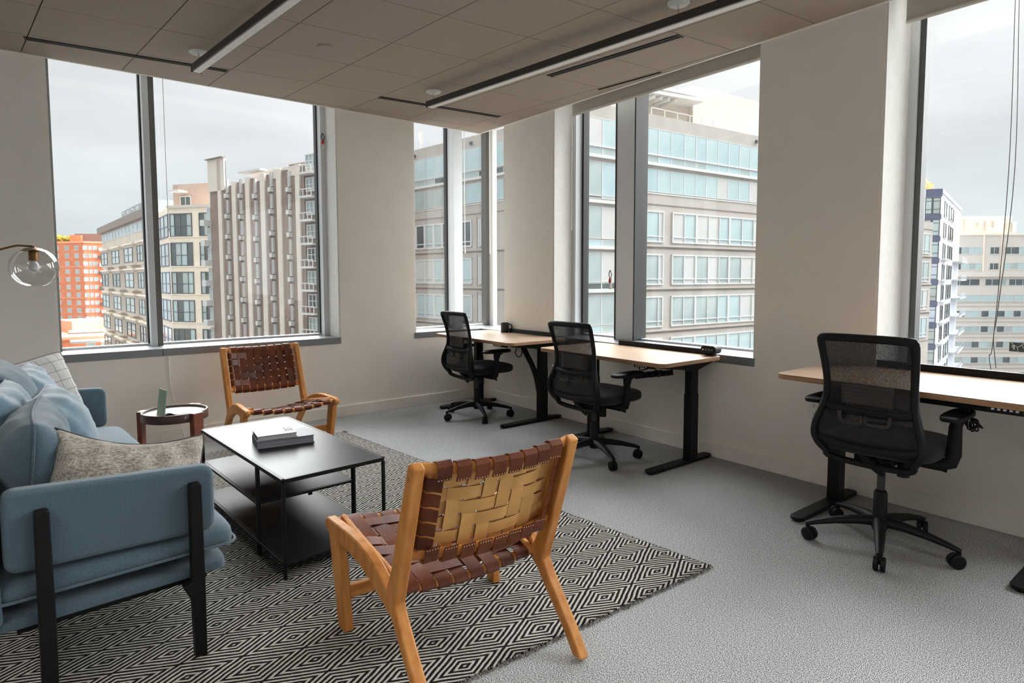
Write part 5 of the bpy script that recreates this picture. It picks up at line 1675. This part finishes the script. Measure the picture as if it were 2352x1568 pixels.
# ---- cream corner building
cb = bld('cream_corner_building', 'cream building with broad window bays and a brown roof storey beside the window mullion', 'building')
C1 = Facade(362, 95, 392, 86); C2 = Facade(392, 86, 498, 84)
zt = C2.z(420, 477)
body(cb, [C1.xy(0), C1.xy(C1.L), C2.xy(C2.L), C2.xy(C2.L, 14), C1.xy(0, 5)], ZG, zt, M['cream'])
rows_ = [(491, 544), (557, 611), (624, 675), (689, 740), (755, 806), (820, 872)]
for ya, yb in rows_:
    z1, z0 = C2.z(420, ya), C2.z(420, yb)
    window(cb, C2, C2.s(395), C2.s(446), z0, z1, (0.22, 0.48, 0.75), (0.46,), M['darkframe'], 0.14, 0.10, ('mid', 'dark', 'pale', 'dark'))
    window(cb, C2, C2.s(462), C2.s(491), z0, z1, (0.38, 0.7), (0.46,), M['darkframe'], 0.14, 0.10, ('dark', 'mid', 'dark'))
    window(cb, C1, C1.s(366), C1.s(391), z0, z1, (0.33, 0.66), (0.46,), M['blueframe'], 0.14, 0.10, ('blue', 'pale', 'mid'))
    block(cb, C2, 0, C2.L, z0 - 0.12, z0, 0.15, M['cream'], 'ledge')
block(cb, C2, 0, C2.L, zt - 0.1, zt + 0.25, 0.3, M['creamwhite'], 'parapet')
C3 = Facade(405, 91, 496, 89)
body(cb, [C3.xy(0), C3.xy(C3.L), C3.xy(C3.L, 9), C3.xy(0, 9)], zt, C3.z(450, 424), mat('brown_roof_cladding', (176, 154, 144), 0.85), 'roof_storey')
window(cb, C3, C3.s(421), C3.s(446), zt + 0.4, zt + 2.2, (0.5,), (), M['whitemetal'], 0.14, 0.1, ('dark', 'mid'))
block(cb, C3, C3.s(418), C3.s(440), zt + 2.6, zt + 2.9, 1.8, M['whitemetal'], 'awning')

# ---- ribbed concrete tower
rb = bld('ribbed_tower', 'brown grey concrete tower with tall ribs and columns of little white balconies', 'building')
D1 = Facade(489, 80, 775, 66)
zb = D1.z(600, 418)
body(rb, [D1.xy(0), D1.xy(D1.L), D1.xy(D1.L, 11), D1.xy(0, 14)], ZG, zb, M['concreteshade'])
def fin(pa, pb, ytop, d, m_, name='rib'):
    a, b = D1.s(pa), D1.s(pb)
    block(rb, D1, a, b, ZG, D1.z((pa + pb) / 2, ytop), d, m_, name)
# stair tower and ribs: shaded and lit tones of one concrete, by colour
block(rb, D1, D1.s(490), D1.s(527), zb - 0.5, D1.z(510, 369), 0.3, M['concrete'], 'stair_tower_head')
block(rb, D1, D1.s(489), D1.s(528), D1.z(510, 369), D1.z(510, 367), 0.6, M['concreteshade'], 'coping')
for pa, pb, yt in ((511, 519, 373), (543, 552, 421), (574, 583, 410), (608, 618, 402), (645, 655, 392), (688, 698, 381)):
    fin(pa, pb, yt, 0.3, M['concrete'])
for pa, pb, yt in ((521, 527, 373), (553, 558, 421), (584, 591, 412), (619, 627, 404), (655, 667, 394), (697, 706, 383)):
    fin(pa, pb, yt, 0.12, M['concreteshade'], 'rib_flank')
body(rb, [D1.xy(D1.s(553), 2), D1.xy(D1.s(606), 2), D1.xy(D1.s(606), 10), D1.xy(D1.s(553), 10)], zb - 0.2, D1.z(580, 388), M['concrete'], 'roof_storey')
block(rb, D1, D1.s(553), D1.s(604), D1.z(580, 397), D1.z(580, 393), 1.0, M['whitemetal'], 'canopy', off=-1)
body(rb, [D1.xy(D1.s(632), 0), D1.xy(D1.L, 0), D1.xy(D1.L, 10), D1.xy(D1.s(632), 10)], zb - 0.2, D1.z(690, 382), M['concrete'], 'roof_storey')
body(rb, [D1.xy(D1.s(665), 0.3), D1.xy(D1.L, 0.3), D1.xy(D1.L, 9.5), D1.xy(D1.s(665), 9.5)], zb, D1.z(700, 374), M['concreteshade'], 'roof_storey')
for px_ in (531, 562, 595, 631.5, 672):
    a = D1.s(px_)
    pitch = 2.55
    zt_ = D1.z(px_, 440 if px_ < 600 else 425)
    for k in range(10):
        zz = zt_ - pitch * k
        window(rb, D1, a - 0.16, a + 0.16, zz - 0.3, zz + 1.4, (), (0.5,), M['mullwhite'], 0.10, 0.25, ('pale', 'mid'), split=False)
        inst(box_mesh(0.46, 0.5, 0.5, M['mullwhite'], 'balcony'), 'balcony', rb, D1.mw(a - 0.24, zz - 0.9))
for k in range(11):
    a = D1.s(707)
    z0 = D1.z(720, 457.4 + 53 * (k - 1))
    window(rb, D1, a + 0.25, D1.s(736), z0 + 0.75, z0 + 2.3, (0.36, 0.68), (0.5,), M['mullwhite'], 0.12, 0.2, ('mid', 'dark', 'pale'), split=False)
    bo = inst(box_mesh(D1.s(737) - a, 1.0, 0.15, M['whitemetal'], 'balcony'), 'balcony', rb, D1.mw(a, z0))
    inst(frame_mesh(D1.s(737) - a - 0.06, 0.85, (0.33, 0.66), (), 0.10, 0.06, M['mullwhite']), 'balcony_railing', bo, Matrix.Translation((0.03, -0.94, 0.14)))
for k in range(9):
    zz = D1.z(486, 520) - 2.6 * k
    inst(box_mesh(1.0, 1.0, 0.75, M['mullwhite'], 'balcony'), 'balcony', rb, D1.mw(-0.90, zz))
    window(rb, D1, -0.80, -0.02, zz + 0.75, zz + 2.4, (0.5,), (0.5,), M['mullwhite'], 0.1, 0.1, ('teal', 'pale'), split=False)
body(rb, [D1.xy(-0.9, 0.4), D1.xy(0.2, 0.4), D1.xy(0.2, 8), D1.xy(-0.9, 8)], ZG, D1.z(484, 445), M['concrete'], 'corner_wall')

# ---- slate blue apartment tower in the last window
bt = bld('blue_apartment_tower', 'slim slate blue glass apartment tower seen through the window nearest the camera', 'building')
E1 = Facade(2117, 100.7, 2154, 100); E2 = Facade(2154, 100, 2200, 129)
zt = E1.z(2140, 438)
body(bt, [E1.xy(0), E1.xy(E1.L), E2.xy(E2.L), E2.xy(E2.L, 14), E1.xy(0, 14)], ZG, zt, M['panelgrey'])
block(bt, E1, 0, E1.L + 0.1, zt - 1.1, zt + 0.15, 0.2, M['blueframe'], 'parapet')
block(bt, E2, -0.1, E2.L, zt - 0.45, zt + 0.15, 0.2, M['panelgrey'], 'parapet')
ph = 3.55
for k in range(10):
    z1 = zt - 1.2 - ph * k
    z0 = z1 - 2.7
    for pa, pb in ((2117.5, 2134), (2134.5, 2153)):
        window(bt, E1, E1.s(pa), E1.s(pb), z0, z1, (), (0.28, 0.78), M['darkframe'], 0.12, 0.1, ('pale', 'teal', 'mid') if k < 3 else ('blue', 'pale', 'mid'), split=False)
    block(bt, E1, 0, E1.L + 0.1, z0 - 0.85, z0 - 0.02, 0.12, M['blueframe'], 'spandrel')
    for pa, pb in ((2162, 2167), (2173, 2183), ):
        window(bt, E2, E2.s(pa), E2.s(pb), z0 - 0.1, z1 - 0.1, (0.5,) if pb - pa > 6 else (), (), M['darkframe'], 0.16, 0.12, ('dark', 'dark', 'mid'), split=False)
    if k > 1:
        bo = block(bt, E2, E2.s(2186), E2.L, z0 - 0.35, z0 - 0.1, 1.5, M['whitemetal'], 'balcony')
        block(bt, E2, E2.s(2158), E2.s(2170), z0 - 0.35, z0 - 0.12, 0.8, M['whitemetal'], 'ledge')
        inst(box_mesh(E2.L - E2.s(2186) - 0.2, 0.05, 0.9, GL['blue'], 'pane'), 'balcony_glass', bo, Matrix.Translation((0.1, -1.4, 0.25)))
# orange panel building and autumn tree behind it
op = bld('orange_panel_building', 'narrow strip of an orange panelled building behind the slate blue tower', 'building')
E3 = Facade(2060, 150, 2122, 150)
body(op, [E3.xy(0), E3.xy(E3.L), E3.xy(E3.L, 10), E3.xy(0, 10)], ZG, E3.z(2110, 440), M['orangepanel'])
for k in range(5):
    block(op, E3, 0, E3.L, E3.z(2110, 455 + k * 28), E3.z(2110, 454 + k * 28), 0.08, M['brickpale'], 'band')
tb = at(2116, 440, 154)
at_ = thing('autumn_tree', (tb.x, tb.y, E3.z(2110, 440)), 0, 'orange autumn tree rising behind the slate blue tower', 'tree')
branch_tree(at_, (0, 0, 0), 3.2, mat('autumn_branch', (190, 140, 110), 0.9), seed=8, r0=0.09, depth=3)
g = G()
rg = random.Random(9)
for _ in range(520):
    a_, e_ = rg.uniform(0, 6.28), rg.uniform(0, 1)
    r_ = rg.random() ** 0.5
    p = Vector((3.4 * r_ * math.cos(a_), 2.4 * r_ * math.sin(a_), 0.5 + 4.2 * e_ * (1 - 0.6 * r_)))
    q = 0.2 + 0.15 * rg.random()
    d1_ = Vector((rg.uniform(-1, 1), rg.uniform(-1, 1), rg.uniform(-1, 1))).normalized() * q
    d2_ = d1_.orthogonal().normalized() * q * 0.7
    g.add([p - d1_, p + d2_, p + d1_, p - d2_], [(0, 1, 2, 3)])
g.build('foliage', mat('autumn_leaves', (232, 168, 110), 0.9, rgb2=(240, 190, 140), scale=1.0), at_, weld=False)

# ---- long cream institution
ci = bld('cream_institution', 'long cream building with level ribbon windows filling the window nearest the camera', 'building')
H1 = Facade(2172, 142, 2520, 142)
zt = H1.z(2260, 539)
body(ci, [H1.xy(0), H1.xy(H1.L), H1.xy(H1.L, 25), H1.xy(0, 25)], ZG, zt, M['creamwhite'])
H2 = Facade(2168, 150, 2318, 150); H3 = Facade(2283, 149.5, 2318, 149.5)
body(ci, [H2.xy(0), H2.xy(H2.L), H2.xy(H2.L, 12), H2.xy(0, 12)], zt, H2.z(2260, 497), M['cream'], 'roof_storey')
block(ci, H1, 0, H1.L, zt - 0.15, zt + 0.25, 0.25, M['cream'], 'parapet')
for px_, ya, yb, w_ in ((2206, 504, 528, 1.2), (2236, 512, 522, 1.0), (2254, 509, 530, 1.0), (2272, 509, 523, 0.8), (2303, 513, 530, 0.6), (2314, 511, 535, 0.9)):
    block(ci, H2, H2.s(px_), H2.s(px_) + w_, H2.z(px_, yb), H2.z(px_, ya), 0.8, M['creamwhite'], 'vent_box')
def px8(c): return 2050 + c * 0.319
def py8(c): return 380 + c * 0.319
segA = [((300, 395), ()), ((452, 635), (0.2, 0.5, 0.78)), ((690, 760), (0.45,)), ((795, 985), (0.25, 0.55)), ((1040, 1160), (0.5,))]
for (ya, yb) in ((585, 640), (700, 752)):
    for (a, b), cols in segA:
        window(ci, H1, H1.s(px8(a)), H1.s(px8(b)), H1.z(2260, py8(yb)), H1.z(2260, py8(ya)), cols, (), M['whitemetal'], 0.13, 0.1, ('mid', 'pale', 'pale', 'dark') if a != 690 else ('dark',))
for pa in (640, 770):
    block(ci, H1, H1.s(px8(pa)), H1.s(px8(pa)) + 0.25, H1.z(2260, py8(760)), zt, 0.25, M['cream'], 'pilaster')
block(ci, H1, 0, H1.L, H1.z(2260, py8(800)), H1.z(2260, py8(765)), 0.9, M['creamwhite'], 'cornice')
for (a, b) in ((300, 400), (412, 630), (665, 822), (836, 990), (1010, 1180)):
    window(ci, H1, H1.s(px8(a)), H1.s(px8(b)), H1.z(2260, py8(866)), H1.z(2260, py8(815)), (0.33, 0.66), (), M['whitemetal'], 0.13, 0.1, ('dark', 'dark', 'mid'))
for r_, yc in enumerate((955, 1068, 1180, 1292, 1405, 1518)):
    z0, z1 = H1.z(2260, py8(yc + 24)), H1.z(2260, py8(yc - 24))
    for q in range(8):
        a = 300 + q * 116
        window(ci, H1, H1.s(px8(a)), H1.s(px8(a + 112)), z0, z1, (0.5,), (), M['whitemetal'], 0.10, 0.1, ('pale', 'pale') if r_ == 0 else ('pale', 'mid', 'mid', 'dark', 'pale'))
    for dy in (34, 60):
        zz = H1.z(2260, py8(yc + dy))
        block(ci, H1, 0, H1.L, zz, zz + 0.14, 0.12, mat('grey_sill_line', (176, 176, 170), 0.8), 'band')
# small dark decal with a mirrored letter on the pane nearest the camera
dp = at(2337, 797, 1.0) - CAM
kx_ = (0.3475 - CAM.x) / dp.x
pd = CAM + dp * kx_
dc = thing('window_decal', pd, 0, 'small dark square decal with a reversed F on the pane nearest the camera', 'decal')
G().bb(-0.0012, 0, -0.036, 0.036, -0.026, 0.026).build('decal_film', mat('dark_grey_film', (84, 88, 88), 0.6), dc)
wf = mat('white_print', (226, 230, 228), 0.6)
mm = Matrix(((0, 0, -1, -0.0016), (-1, 0, 0, 0.018), (0, 1, 0, -0.004), (0, 0, 0, 1)))
text('F', 0.03, dc, mm @ Matrix.Diagonal((-1, 1, 1, 1)), wf, 'lettering', ext=0.0002)
for (ya, za, yb, zb_) in ((0.030, 0.024, 0.0, -0.002), (-0.03, 0.024, 0.0, -0.002), (0.0, -0.002, -0.004, -0.024), (-0.018, 0.014, -0.03, -0.006)):
    G().tube([(-0.0016, ya, za), (-0.0016, yb, zb_)], 0.0013, 5).build('branch_line', wf, dc)
